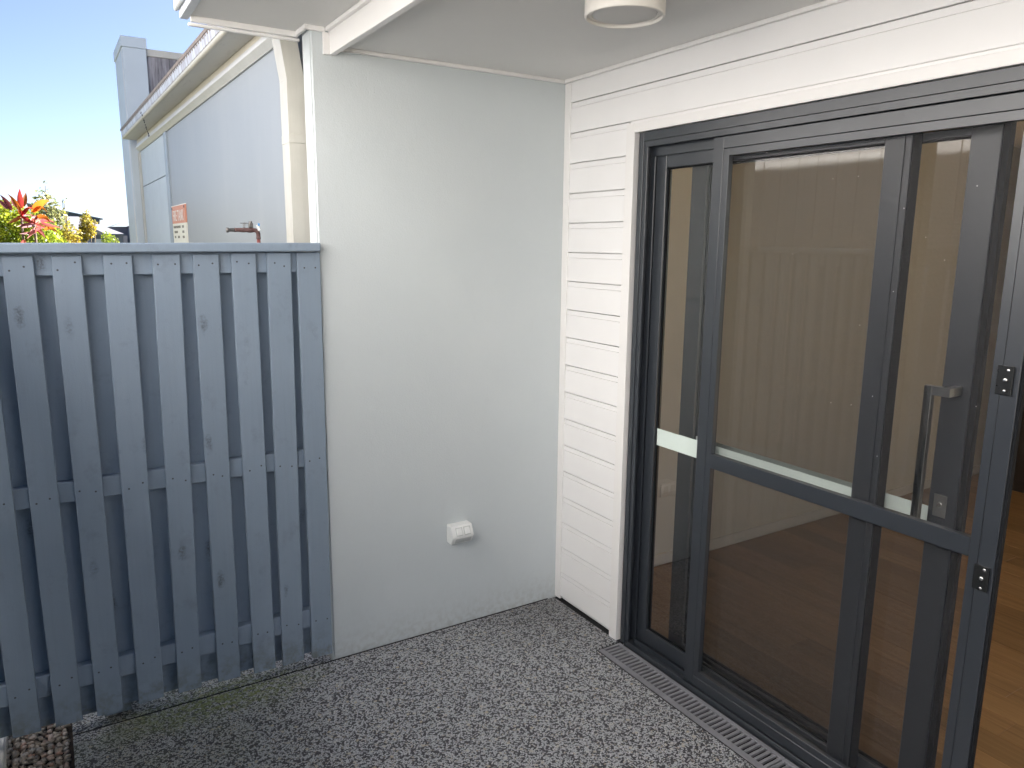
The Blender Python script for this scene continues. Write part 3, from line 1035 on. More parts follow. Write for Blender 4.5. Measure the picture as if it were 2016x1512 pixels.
for z0, z1 in ((0.0872, 0.9253), (0.9792, 2.0508)):
    MB().quad((0.026, -0.9692, z0), (0.026, -1.9018, z0), (0.026, -1.9018, z1), (0.026, -0.9692, z1)).build('fly_mesh', M['mesh'], sc_d, normals=False)
spk = MB()
for px, py in ((1759, 574), (1640, 352), (1690, 347), (1924, 366), (1636, 793), (1676, 797), (1718, 780), (1727, 898), (1922, 800), (1860, 512), (1823, 467), (1780, 410), (1510, 300), (1560, 500), (1693, 640)):
    q = atx(px, py, 0.0253)
    spk.tube([q, q + Vector((-0.0012, 0, 0))], 0.0011, 6)
spk.build('dust_speck', M['tag_white'], sc_d, kind='stuff')
MB().box(SX0 + 0.004, SX1 - 0.002, -1.9770, -1.9692, SZ0 + 0.001, SZ1 - 0.001, bev=0.001).build('stile_seal', M['rubber'], sc_d)
for (za, zb, ya, yb) in ((1.377, 1.451, -1.9560, -1.9180), (0.846, 0.914, -1.9615, -1.9235)):
    lk = MB().box(SX0 - 0.0085, SX0 - 0.0002, ya, yb, za, zb, bev=0.0012).build('screen_lock', M['black'], sc_d)
    yc = (ya + yb) / 2 - 0.004
    zc = (za + zb) / 2
    x_ = SX0 - 0.0086
    for dz, r, dl in ((0.027, 0.0042, 0.0035), (0.002, 0.0058, 0.006), (-0.026, 0.0038, 0.0035)):
        MB().tube([(x_, yc - (0.004 if dz > 0.02 else 0), zc + dz), (x_ - dl * 0.7, yc - (0.004 if dz > 0.02 else 0), zc + dz), (x_ - dl, yc - (0.004 if dz > 0.02 else 0), zc + dz)], r, 14, [r, r, r * 0.6]).build('lock_screw' if abs(dz) > 0.01 else 'lock_cylinder', M['chrome'], lk, smooth=True)

# ------------------------------------------------------------------ room behind the door
FZ = 0.030
RX1, RY1 = 4.25, -5.2
rfloor = box('room_floor', M['dark_gap'], None, 0.161, RX1 + 0.05, RY1, -0.02, -0.14, FZ - 0.012, kind='structure')
rr = random.Random(5)
fx = 0.1615
pw = 0.137
while fx < RX1 - 0.01:
    y = -0.045 - rr.uniform(0, 1.2)
    ys = [-0.045]
    while y > RY1 + 0.3:
        ys.append(y)
        y -= rr.choice((1.45, 1.82, 1.2))
    ys.append(RY1 + 0.01)
    xe = min(fx + pw - 0.0012, RX1 - 0.005)
    for a, b_ in zip(ys[:-1], ys[1:]):
        if xe - fx > 0.02 and a - b_ > 0.02:
            MB().box(fx, xe, b_ + 0.0006, a - 0.0006, FZ - 0.0115, FZ + rr.uniform(-0.0004, 0.0002), bev=0.0008).build('floor_board', M['floor'], rfloor)
    fx += pw
wl = box('room_wall', M['interior_wall'], None, 0.105, RX1 + 0.1, -0.030, -0.004, -0.1, 2.45, kind='structure')
MB().box(0.162, RX1 - 0.002, -0.0430, -0.0302, FZ, FZ + 0.062, bev=0.002).build('skirting', M['skirting'], wl)
wo_ = MB().box(0.655, 0.775, -0.0375, -0.0302, 0.414, 0.488, bev=0.002).build('wall_outlet', M['skirting'], wl)
for cx in (0.69, 0.74):
    MB().box(cx - 0.016, cx + 0.016, -0.0395, -0.0376, 0.432, 0.472, bev=0.001).build('socket', M['interior_wall'], wo_)
wb_ = MB()
wb_.box(RX1, RX1 + 0.1, -1.75, -0.0305, -0.1, 2.45)
wb_.box(RX1, RX1 + 0.1, RY1, -1.7505, -0.1, 0.15)
wb_.box(RX1, RX1 + 0.1, RY1, -1.7505, 2.3, 2.45)
wb_ = wb_.build('room_wall', M['interior_wall'], kind='structure')
MB().quad((RX1 + 0.05, -1.75, 0.15), (RX1 + 0.05, RY1, 0.15), (RX1 + 0.05, RY1, 2.3), (RX1 + 0.05, -1.75, 2.3)).build('added_window_pane', M['glass'], wb_, normals=False)  # unseen window, added so sun brightens the room
ew = MB()
ew.box(0.105, 0.9, RY1 - 0.1, RY1 - 0.0005, -0.1, 2.45)
ew.box(3.6, RX1 + 0.1, RY1 - 0.1, RY1 - 0.0005, -0.1, 2.45)
ew.box(0.9005, 3.5995, RY1 - 0.1, RY1 - 0.0005, -0.1, 0.4)
ew.box(0.9005, 3.5995, RY1 - 0.1, RY1 - 0.0005, 2.2, 2.45)
ew = ew.build('room_wall', M['interior_wall'], kind='structure')
MB().quad((0.9, RY1 - 0.05, 0.4), (3.6, RY1 - 0.05, 0.4), (3.6, RY1 - 0.05, 2.2), (0.9, RY1 - 0.05, 2.2)).build('added_window_pane', M['glass'], ew, normals=False)  # another unseen window, added for more sky light inside
box('room_ceiling', M['ceiling'], None, 0.105, RX1 + 0.1, RY1 - 0.1, -0.003, 2.4505, 2.50, kind='structure')
cab = thing('tall_cabinet', 'dark tall cabinet at the far end of the room', 'cabinet', (4.0, -1.2, FZ))
for k in range(2):
    MB().box(3.72, 3.74, -0.36 - 0.6 * (k + 1) + 0.003, -0.36 - 0.6 * k, FZ + 0.09, 2.35, bev=0.002).build('cabinet_door', M['cabinet'], cab)
box('carcass', M['cabinet'], cab, 3.7405, 4.249, -1.56, -0.36, FZ + 0.001, 2.36)

# ------------------------------------------------------------------ neighbour's house beyond the fence
nb = thing('neighbour_house', 'pale blue grey neighbouring house with stained gutter and end pier behind the fence', 'house', (-1.1, 3.0, -0.15))
NX = -1.130
NY0, NY1 = 0.105, 5.75
# main wall panel, joint cover and ribbed end panel
MB().box(NX, -0.9, NY0, 3.765, -0.2, 2.64).build('wall_panel', M['neigh'], nb)
MB().box(NX - 0.012, NX + 0.004, 3.7655, 3.905, -0.2, 2.585, bev=0.002).build('joint_cover', M['joint'], nb)
rib = MB()
yy = 3.906
while yy < NY1 - 0.02:
    y2 = min(yy + 0.060, NY1)
    rib.box(NX + 0.004, -0.9, yy, y2, -0.2, 2.262)
    rib.box(NX + 0.004, -0.9, yy, y2, 2.270, 2.60)
    rib.box(NX, NX + 0.0042, yy + 0.004, y2 - 0.004, -0.2, 2.262)
    rib.box(NX, NX + 0.0042, yy + 0.004, y2 - 0.004, 2.270, 2.60)
    yy = y2
rib.build('ribbed_panel', M['pier'], nb)
MB().box(NX - 0.010, NX, 5.60, 5.752, -0.2, 2.60, bev=0.002).build('corner_strip', M['cream_metal'], nb)
# eaves: lofted between the near end and the far end (the gutter falls towards the near end)
yn, yf = 0.30, 5.62


def two(pn, pf):
    return [(x, yn, z) for x, z in pn], [(x, yf, z) for x, z in pf]


def shift(pr, dz):
    return [(x, z + dz) for x, z in pr]


def eave_prof(ub, cb, wb, gb):
    """fascia and moulding sections from four heights: gutter base, moulding top, moulding front edge, foot on the wall"""
    fa = [(NX - 0.0005, cb + 0.0005), (NX - 0.024, cb + 0.0005), (NX - 0.024, ub + 0.02), (NX - 0.0005, ub + 0.02)]
    mo = [(NX - 0.0005, gb), (NX - 0.010, gb), (NX - 0.040, wb), (NX - 0.040, wb + 0.012), (NX - 0.034, wb + 0.014), (NX - 0.034, wb + 0.022), (NX - 0.028, wb + 0.024), (NX - 0.0265, cb), (NX - 0.0005, cb)]
    return fa, mo


near_p, far_p = eave_prof(2.638, 2.604, 2.570, 2.545), eave_prof(2.709, 2.674, 2.632, 2.602)
MB().loft(*two(near_p[0], far_p[0])).build('fascia_band', M['cream_band'], nb)
MB().loft(*two(near_p[1], far_p[1])).build('wall_moulding', M['white_metal'], nb)
GX = -1.293
und = [(NX - 0.0268, 2.709), (GX + 0.030, 2.712), (GX + 0.030, 2.720), (NX - 0.0268, 2.720)]
MB().loft(*two(shift(und, -0.077), und)).build('gutter_base', M['gutter_under'], nb)
roll = []
for k in range(9):
    a = math.pi * (1.5 - k / 8 * 0.75)
    roll.append((GX + 0.0265 + 0.015 * math.cos(a) - 0.0005, 2.727 + 0.015 * math.sin(a)))
roll += [(GX + 0.034, 2.735), (GX + 0.034, 2.714)]
MB().loft(*two(shift(roll, -0.080), roll)).build('gutter_roll', M['cream_metal'], nb, smooth=False)
frontg = [(GX + 0.010, 2.7352), (GX + 0.004, 2.783), (GX + 0.0085, 2.783), (GX + 0.0145, 2.7352)]
MB().loft(*two(shift(frontg, -0.080), frontg)).build('gutter_front', M['gutter'], nb)
lip = [(GX, 2.7833), (GX - 0.001, 2.802), (GX + 0.018, 2.804), (GX + 0.018, 2.7833)]
MB().loft(*two(shift(lip, -0.080), lip)).build('gutter_lip', M['lip'], nb)
# overflow notches along the top of the gutter front
nn = MB()
yy = 0.55
while yy < yf - 0.1:
    dz = -0.080 * (1 - (yy - yn) / (yf - yn))
    nn.box(GX + 0.0022, GX + 0.0060, yy, yy + 0.016, 2.772 + dz, 2.7815 + dz)
    yy += 0.060
nn.build('gutter_slot', M['lip'], nb, kind='stuff')
MB().loft([(NX - 0.02, yf + 0.0005, 2.714), (GX + 0.014, yf + 0.0005, 2.716), (GX + 0.0015, yf + 0.0005, 2.802), (NX - 0.02, yf + 0.0005, 2.80)],
          [(NX - 0.02, yf + 0.003, 2.714), (GX + 0.014, yf + 0.003, 2.716), (GX + 0.0015, yf + 0.003, 2.802), (NX - 0.02, yf + 0.003, 2.80)]).build('gutter_end_cap', M['cream_metal'], nb)
MB().hexa([(GX + 0.02, yn, 2.70), (4.5, yn, 2.92), (4.5, 5.62, 3.02), (GX + 0.02, 5.62, 2.80),
           (GX + 0.02, yn, 2.705), (4.5, yn, 2.96), (4.5, 5.62, 3.06), (GX + 0.02, 5.62, 2.805)]).build('roof', M['roof_metal'], nb)
# end pier and stained parapet
p1 = MB().box(-1.2035, -0.992, 5.756, 6.55, -0.2, 3.600, bev=0.003).build('end_pier', M['pier'], nb)
MB().box(-1.2060, -1.2036, 5.772, 5.870, -0.2, 3.59).build('corner_strip', M['white_metal'], p1)
MB().box(-1.2140, -0.985, 5.745, 6.56, 3.6005, 3.700, bev=0.004).build('pier_cap', M['pier'], p1)
pp = MB().box(-0.9915, 5.0, 5.80, 5.95, 2.60, 3.545).build('parapet', M['parapet'], nb)
MB().box(-0.9915, 5.0, 5.782, 5.968, 3.5455, 3.612, bev=0.004).build('parapet_cap', M['cream_metal'], pp)
box('end_wall', M['pier'], nb, -0.9, 5.0, 0.6, 5.75, -0.2, 2.6)
# downpipe with its offset at the top
dp_pts = [(-1.1645, -0.15), (-1.1645, 2.355), (-1.1890, 2.520), (-1.2150, 2.640)]
dpw, y0, y1 = 0.0335, 0.133, 0.232
mb = MB()
for (xa, za), (xb, zb) in zip(dp_pts[:-1], dp_pts[1:]):
    mb.hexa([(xa - dpw, y0, za), (xa + dpw, y0, za), (xa + dpw, y1, za), (xa - dpw, y1, za),
             (xb - dpw, y0, zb), (xb + dpw, y0, zb), (xb + dpw, y1, zb), (xb - dpw, y1, zb)])
bmesh.ops.remove_doubles(mb.bm, verts=mb.bm.verts, dist=0.0005)
dpo = mb.build('downpipe', M['cream_metal'], nb)
mb = MB()
mb.box(-1.1995, -1.1290, y0 - 0.0025, y1 + 0.002, 2.118, 2.152, bev=0.001)
mb.box(-1.1300, -1.1170, y0 - 0.004, y0 + 0.006, 2.114, 2.160, bev=0.0015)
mb.build('pipe_bracket', M['cream_metal'], dpo)
MB().tube([(-1.1225, y0 - 0.0042, 2.140), (-1.1225, y0 - 0.0075, 2.140)], 0.0035, 10).build('bracket_screw', M['nail'], dpo)
MB().box(-1.1985, -1.1305, y0 - 0.0012, y1 + 0.0012, 2.350, 2.3535).build('pipe_seam', M['cream_metal'], dpo)
# thin dark cable stains hanging at the gutter: a spider thread of debris
dbr = MB()
rd = random.Random(2)
p0, p1_ = atx(279, 221, GX - 0.001), atx(294, 266, NX - 0.045)
for k in range(11):
    q = p0.lerp(p1_, k / 10) + Vector((-0.004, 0, rd.uniform(-0.003, 0.003)))
    l_ = rd.uniform(0.006, 0.016)
    dbr.tube([q, q + Vector((rd.uniform(-0.004, 0.004), -0.004, -l_))], rd.uniform(0.003, 0.0055), 6)
dbr.build('web_debris', M['nail'], nb, kind='stuff')

# ------------------------------------------------------------------ sign on the neighbour's wall
sg = thing('wall_sign', 'faded orange and cream notice sign on the neighbour wall above the fence', 'sign', (NX, 3.42, 1.75))
sy0, sy1 = 3.735, 3.085
MB().box(NX - 0.010, NX - 0.0005, sy1, sy0, 1.62, 1.8735).build('sign_plate', M['sign_cream'], sg)
MB().box(NX - 0.0105, NX - 0.0005, sy1, sy0, 1.8738, 2.003).build('sign_header', M['sign_orange'], sg)
MB().box(NX - 0.0118, NX - 0.0003, sy1 - 0.004, sy0 + 0.004, 2.0032, 2.009).build('sign_edge', M['sign_white'], sg)
for yy in (sy0 - 0.03, sy1 + 0.03):
    MB().tube([(NX - 0.0106, yy, 1.988), (NX - 0.014, yy, 1.988)], 0.010, 8).build('sign_screw', M['nail'], sg)


def text(body, size, y, z, mat, parent, sx=1.0, xo=0.0125):
    c = bpy.data.curves.new('lettering', 'FONT')
    c.body = body
    c.size = size
    c.align_x = 'CENTER'
    c.extrude = 0.0004
    c.resolution_u = 2
    o = bpy.data.objects.new('lettering', c)
    COL.objects.link(o)
    dg = bpy.context.evaluated_depsgraph_get()
    me = bpy.data.meshes.new_from_object(o.evaluated_get(dg))
    bpy.data.objects.remove(o)
    bpy.data.curves.remove(c)
    rot = Matrix(((0, 0, -1), (-1, 0, 0), (0, 1, 0))).to_4x4()
    me.transform(Matrix.Translation((NX - xo, y, z)) @ rot @ Matrix.Diagonal((sx, 1, 1, 1)))
    me.transform(Matrix.Translation(-OFF[parent.name]))
    me.materials.append(mat)
    o = bpy.data.objects.new('lettering', me)
    COL.objects.link(o)
    o.parent = parent
    return o


text('FIRE TANK', 0.115, 3.42, 1.892, M['sign_white'], sg, 0.92)
row = MB()
rs = random.Random(4)
for z, segs in ((1.838, [(3.69, 3.36), (3.27, 3.20)]), (1.800, [(3.66, 3.50), (3.27, 3.20)]), (1.762, [(3.66, 3.60), (3.50, 3.42), (3.27, 3.20)])):
    for ya, yb in segs:
        yy = ya
        while yy > yb:
            w = rs.uniform(0.016, 0.026)
            row.box(NX - 0.0112, NX - 0.0101, yy - w, yy, z, z + 0.018)
            yy -= w + 0.012
row.build('print_row', M['sign_black'], sg, kind='stuff')

# ------------------------------------------------------------------ standpipe tap beyond the fence
PY = 0.60
sp = thing('standpipe_tap', 'rusty red brown standpipe with lever tap standing behind the fence', 'tap', (-1.222, PY, -0.15))
MB().tube([(-1.222, PY, -0.16), (-1.222, PY, 1.752)], 0.0078, 14).build('riser_pipe', M['red_pipe'], sp, smooth=True)
MB().tube([(-1.222, PY, 1.752), (-1.222, PY, 1.757), (-1.222, PY, 1.766)], 0.0095, 14, [0.0082, 0.0098, 0.0090]).build('pipe_collar', M['copper'], sp, smooth=True)
pts, rad = [(-1.222, PY, 1.7655)], [0.0085]
for k in range(9):
    a = math.pi / 2 * k / 8
    pts.append((-1.222 - 0.018 * (1 - math.cos(a)), PY, 1.774 + 0.018 * math.sin(a)))
    rad.append(0.0090)
rl = random.Random(9)
for k in range(1, 11):
    pts.append((-1.240 - 0.0082 * k, PY, 1.792 + rl.uniform(-0.0006, 0.0006)))
    rad.append(0.0112 + rl.uniform(-0.0012, 0.0012) - 0.0002 * k)
MB().tube(pts, 0.01, 14, rad).build('lagged_pipe', M['copper'], sp, smooth=True)
MB().tube([(-1.318, PY, 1.792), (-1.336, PY, 1.7915), (-1.346, PY, 1.791), (-1.347, PY, 1.791), (-1.357, PY, 1.791), (-1.3575, PY, 1.791)], 0.009, 16, [0.0085, 0.008, 0.0082, 0.0108, 0.0108, 0.007]).build('spout', M['tap_metal'], sp, smooth=True)
hub = MB()
hub.box(-1.2625, -1.2440, PY - 0.010, PY + 0.010, 1.8015, 1.8225, bev=0.002)
hub.tube([(-1.2530, PY, 1.8225), (-1.2530, PY, 1.8300)], 0.0075, 12)
hub.build('valve_body', M['tap_metal'], sp)
lv = MB()
lv.box(-1.2980, -1.2450, PY - 0.003, PY + 0.003, 1.8200, 1.8228)
lv.tube([(-1.2840, PY, 1.8200), (-1.2850, PY, 1.8020)], 0.0016, 8)
lv.tube([(-1.2770, PY, 1.8240), (-1.2780, PY, 1.8020)], 0.0018, 8)
lv.build('lever', M['tap_metal'], sp)
MB().hexa([(-1.2240, PY - 0.008, 1.789), (-1.2130, PY - 0.008, 1.793), (-1.2130, PY - 0.0065, 1.793), (-1.2240, PY - 0.0065, 1.789),
           (-1.2310, PY - 0.008, 1.812), (-1.2230, PY - 0.008, 1.817), (-1.2230, PY - 0.0065, 1.817), (-1.2310, PY - 0.0065, 1.812)]).build('tag', M['tag_white'], sp)
MB().box(-1.2240, -1.2150, PY - 0.0083, PY - 0.0068, 1.8100, 1.8220, bev=0.0005).build('tag', M['tag_blue'], sp)

# ------------------------------------------------------------------ plants beyond the fence (about 8 m away)
DEP = 8.0


def crown(mb, ell, n, size, seed, hole=0.0):
    """leaf-sized faces spread through a list of ellipsoids (centre, radii)"""
    r = random.Random(seed)
    tot = sum(e[1].x * e[1].y * e[1].z for e in ell)
    for c, rad in ell:
        cnt = int(n * (rad.x * rad.y * rad.z) / tot) + 1
        for _ in range(cnt):
            while True:
                d = Vector((r.uniform(-1, 1), r.uniform(-1, 1), r.uniform(-1, 1)))
                if 0.25 < d.length < 1:
                    break
            p = Vector((c.x + d.x * rad.x, c.y + d.y * rad.y, c.z + d.z * rad.z))
            if hole and math.sin(p.x * 31 + seed) * math.sin(p.y * 27) * math.sin(p.z * 33 + 1) > 1 - hole:
                continue
            a = Vector((r.gauss(0, 1), r.gauss(0, 1), r.gauss(0, 0.6))).normalized()
            b_ = a.cross(Vector((r.gauss(0, 1), r.gauss(0, 1), r.gauss(0, 1)))).normalized()
            s = size * r.uniform(0.6, 1.3)
            mb.bm.faces.new([mb.bm.verts.new(q) for q in (p - a * s, p + b_ * s * 0.42, p + a * s, p - b_ * s * 0.42)])


def ctr(px, py, Y, rx, ry, rz):
    return (at(px, py, Y), Vector((rx, ry, rz)))


def shrub(name, label, px, ellip, mat, n, size, seed, Y, cat='shrub', group=None, hole=0.0, lw=0.02):
    base = at(px, 480, Y)
    t = thing(name, label, cat, (base.x, Y, -0.16), group)
    mb = MB()
    crown(mb, ellip, n, size, seed, hole)
    mb.build('crown', mat, t, normals=False)
    r = random.Random(seed + 50)
    st = MB()
    for k in range(5):
        e = ellip[k % len(ellip)]
        q = Vector((e[0].x + r.uniform(-0.5, 0.5) * e[1].x, e[0].y, e[0].z + 0.3 * e[1].z))
        b0 = Vector((base.x + r.uniform(-0.08, 0.08), Y + r.uniform(-0.08, 0.08), -0.16))
        st.tube([b0, b0.lerp(q, 0.5) + Vector((r.uniform(-0.05, 0.05), 0, 0)), q], lw, 6, [lw, lw * 0.7, lw * 0.2])
    st.build('trunk', M['bark'], t, smooth=True)
    return t


# the big lime-green bush at the left edge
shrub('lime_bush', 'dense lime green bush behind the left end of the fence', 30,
      [ctr(-40, 470, DEP, 0.45, 0.45, 0.55), ctr(8, 462, DEP, 0.38, 0.4, 0.42), ctr(45, 465, DEP, 0.34, 0.4, 0.36), ctr(85, 482, DEP, 0.22, 0.35, 0.26),
       ctr(20, 560, DEP, 0.9, 0.5, 0.75), ctr(60, 440, DEP, 0.14, 0.2, 0.16), ctr(15, 425, DEP, 0.2, 0.25, 0.2), ctr(110, 474, DEP, 0.10, 0.2, 0.16), ctr(28, 418, DEP + 0.2, 0.16, 0.2, 0.13), ctr(70, 455, DEP + 0.2, 0.26, 0.3, 0.22), ctr(100, 462, DEP + 0.3, 0.14, 0.2, 0.15), ctr(-5, 432, DEP, 0.18, 0.2, 0.16)],
      M['leaf_lime'], 19000, 0.026, 1, DEP)
shrub('spire_shrub', 'tall narrow grey green shrub with a pointed loose top', 88,
      [ctr(84, 385, DEP + 0.7, 0.09, 0.09, 0.13), ctr(86, 372, DEP + 0.7, 0.05, 0.05, 0.13), ctr(92, 415, DEP + 0.7, 0.17, 0.17, 0.24), ctr(102, 445, DEP + 0.7, 0.24, 0.24, 0.28),
       ctr(100, 520, DEP + 0.7, 0.34, 0.3, 0.7), ctr(112, 415, DEP + 0.7, 0.07, 0.07, 0.10)],
      M['leaf_grey'], 3200, 0.030, 2, DEP + 0.7, hole=0.3)
shrub('twiggy_shrub', 'thin twiggy shrub with sparse leaves rising over the roof line', 128,
      [ctr(125, 398, DEP + 1.2, 0.05, 0.05, 0.12), ctr(127, 430, DEP + 1.2, 0.06, 0.06, 0.14), ctr(122, 455, DEP + 1.2, 0.14, 0.12, 0.2), ctr(125, 520, DEP + 1.2, 0.22, 0.2, 0.55)],
      M['leaf_grey'], 700, 0.022, 3, DEP + 1.2)
shrub('golden_shrub', 'golden yellow shrub between the red plant and the round topped one', 140,
      [ctr(128, 432, DEP + 0.4, 0.05, 0.06, 0.16), ctr(140, 462, DEP + 0.4, 0.14, 0.15, 0.14), ctr(130, 475, DEP + 0.4, 0.16, 0.15, 0.16), ctr(138, 530, DEP + 0.4, 0.25, 0.2, 0.5)],
      M['leaf_gold'], 1700, 0.026, 4, DEP + 0.4)
shrub('column_shrub', 'round topped yellow green shrub in front of the far white roof', 172,
      [ctr(170, 436, DEP + 1.0, 0.085, 0.09, 0.11), ctr(172, 452, DEP + 1.0, 0.11, 0.1, 0.14), ctr(166, 458, DEP + 1.0, 0.07, 0.1, 0.1), ctr(188, 437, DEP + 1.0, 0.05, 0.04, 0.03),
       ctr(173, 540, DEP + 1.0, 0.09, 0.09, 0.5), ctr(172, 420, DEP + 1.0, 0.03, 0.03, 0.08)],
      M['leaf_gold'], 1900, 0.024, 5, DEP + 1.0)
shrub('round_shrub', 'small round yellow green shrub before the far garage wall', 216,
      [ctr(212, 468, 16.0, 0.14, 0.2, 0.16), ctr(218, 476, 16.0, 0.18, 0.2, 0.14), ctr(216, 520, 16.0, 0.16, 0.2, 0.7)],
      M['leaf_lime'], 900, 0.030, 6, 16.0)


def strap_leaf(parent, px_pts, w_px, mat, Y, bend, seed):
    """a strap leaf along three photo points, each at its own depth; folded along its midrib"""
    r = random.Random(seed)
    k = Y + 2.87
    pts = [at(px_pts[0][0], px_pts[0][1], Y), at(px_pts[1][0], px_pts[1][1], Y + bend * 0.5), at(px_pts[2][0], px_pts[2][1], Y + bend)]
    w = w_px / F_PX * k * 0.46
    mb = MB()
    n = 9
    L, C, R = [], [], []
    for i in range(n + 1):
        s = i / n
        p = pts[0] * (1 - s) ** 2 + pts[1] * 2 * s * (1 - s) + pts[2] * s ** 2
        d = ((pts[1] - pts[0]) * (1 - s) + (pts[2] - pts[1]) * s).normalized()
        side = d.cross(Vector((0.15, -1, 0.1))).normalized()
        up = side.cross(d).normalized()
        ww = w * max(0.02, (math.sin(math.pi * (0.07 + 0.93 * s) ** 0.72)) ** 1.1)
        L.append(mb.bm.verts.new(p + side * ww + up * ww * 0.35))
        C.append(mb.bm.verts.new(p))
        R.append(mb.bm.verts.new(p - side * ww + up * ww * 0.35))
    for i in range(n):
        mb.bm.faces.new((L[i], L[i + 1], C[i + 1], C[i]))
        mb.bm.faces.new((C[i], C[i + 1], R[i + 1], R[i]))
    mb.build('leaf', mat, parent, smooth=True, normals=False)


def zc(a, b):
    return (a / 10.08, 360 + b / 10.08)


def cordyline(label, cx, cy, leaves, Y, seed, extra):
    b0 = at(cx, cy, Y)
    t = thing('strap_leaf_plant', label, 'plant', (b0.x, Y, -0.16), 'red strap leaved plants behind the fence')
    MB().tube([(b0.x + 0.04, Y, -0.17), (b0.x - 0.02, Y, b0.z * 0.5), (b0.x, Y, b0.z)], 0.02, 8, [0.022, 0.018, 0.014]).build('stem', M['bark'], t, smooth=True)
    for i, (p, w, mt, bend) in enumerate(leaves):
        strap_leaf(t, [zc(*q) for q in p], w / 10.08, M[mt], Y, bend, seed + i)
    r = random.Random(seed)
    for i in range(extra):
        a = r.uniform(-2.6, 2.6) - math.pi / 2
        ln = r.uniform(22, 42)
        q1 = (cx + math.cos(a) * ln * 0.55, cy + math.sin(a) * ln * 0.7)
        q2 = (cx + math.cos(a) * ln, cy + math.sin(a) * ln * 0.55 + 5)
        strap_leaf(t, [(cx, cy), q1, q2], r.uniform(4, 7), M[r.choice(('leaf_maroon', 'leaf_red', 'leaf_pink', 'leaf_orange'))], Y, r.uniform(-0.5, 0.5), seed + 100 + i)
    return t


cordyline('strap leaved plant with tall upright red and orange leaves at the left', 42, 425, [
    ([(430, 500), (370, 270), (395, 105)], 95, 'leaf_red', -0.15),
    ([(465, 470), (500, 300), (515, 185)], 80, 'leaf_orange', 0.1),
    ([(400, 570), (290, 330), (140, 215)], 72, 'leaf_orange', -0.25),
    ([(380, 520), (250, 400), (215, 300)], 70, 'leaf_maroon', 0.3),
    ([(230, 540), (130, 360), (-10, 225)], 85, 'leaf_maroon', -0.1),
    ([(150, 520), (60, 400), (-40, 330)], 80, 'leaf_maroon', 0.2),
    ([(410, 620), (370, 500), (330, 420)], 70, 'leaf_orange', -0.35),
], DEP - 0.35, 20, 7)
cordyline('strap leaved plant with arching orange and pink leaves beside the lime bush', 68, 442, [
    ([(650, 580), (820, 330), (1010, 370)], 130, 'leaf_orange', -0.3),
    ([(660, 570), (820, 420), (940, 590)], 70, 'leaf_orange', -0.4),
    ([(740, 560), (640, 470), (560, 440)], 80, 'leaf_maroon', 0.2),
    ([(740, 680), (900, 650), (1000, 800)], 95, 'leaf_orange', -0.35),
    ([(800, 760), (960, 720), (1090, 800)], 70, 'leaf_pink', -0.2),
    ([(760, 690), (650, 680), (590, 790)], 80, 'leaf_maroon', -0.25),
    ([(820, 800), (1000, 860), (1225, 890)], 60, 'leaf_pink', -0.15),
    ([(880, 920), (1060, 880), (1140, 1000)], 75, 'leaf_orange', -0.4),
    ([(690, 900), (830, 940), (900, 1110)], 70, 'leaf_pink', -0.45),
    ([(720, 900), (640, 960), (540, 1110)], 75, 'leaf_pink', -0.5),
    ([(700, 980), (600, 1000), (380, 1010)], 55, 'leaf_maroon', -0.5),
    ([(820, 900), (720, 900), (700, 1000)], 60, 'leaf_red', -0.5),
    ([(520, 1190), (450, 1150), (410, 1190)], 80, 'leaf_red', -0.6),
], DEP - 0.35, 40, 10)

# ------------------------------------------------------------------ far houses
YH = 62.0


def far_quad(mb, pts, Y, depth=6.0):
    a = [at(px, py, Y) for px, py in pts]
    b_ = [p + Vector((0, depth, 0)) for p in a]
    mb.loft(a, b_)
    return mb


h0 = thing('far_house', 'far pale house with a single pitch roof sloping down to the right', 'house', tuple(at(150, 485, 80)), 'far houses beyond the fence')
far_quad(MB(), [(60, 500), (60, 402.5), (134, 418.5), (196, 431.5), (196, 500)], 80, 7).build('wall', M['far_wall'], h0)
far_quad(MB(), [(52, 399.3), (203, 430.3), (203, 432.2), (52, 401.2)], 79, 9).build('roof', M['far_edge'], h0)

h1 = thing('far_house', 'far single storey house with a wide white hip roof and garage door', 'house', tuple(at(185, 485, YH)), 'far houses beyond the fence')
e0, e1 = at(92, 460.5, YH), at(244.5, 460.5, YH)
e2, e3 = e1 + Vector((0, 12, 0)), e0 + Vector((0, 12, 0))
rg = at(155, 426.5, YH + 6)
rg0 = rg + Vector((-1.2, 0, 0))
mb = MB()
V = [mb.bm.verts.new(q) for q in (e0, e1, e2, e3, rg0, rg)]
for f in ((0, 1, 5, 4), (1, 2, 5), (2, 3, 4, 5), (3, 0, 4)):
    mb.bm.faces.new([V[i] for i in f])
r1 = mb.build('roof', M['far_roof'], h1)
far_quad(MB(), [(91, 460.2), (245, 460.2), (245, 462.2), (91, 462.2)], YH - 0.1, 0.15).build('gutter', M['far_wall'], r1)
far_quad(MB(), [(172, 444), (186, 449.9), (207, 460), (172, 460)], YH - 1.4, 1.2).build('porch_roof', M['far_roof'], h1)
far_quad(MB(), [(98, 462.3), (242, 462.3), (242, 505), (98, 505)], YH + 0.4, 8).build('wall', M['far_dark'], h1)
far_quad(MB(), [(185.5, 470.5), (201, 470.5), (201, 500), (185.5, 500)], YH + 0.2, 0.15).build('garage_door', M['far_door'], h1)
far_quad(MB(), [(222, 463.5), (229, 463.5), (229, 474), (222, 474)], YH + 0.2, 0.15).build('window', M['far_edge'], h1)

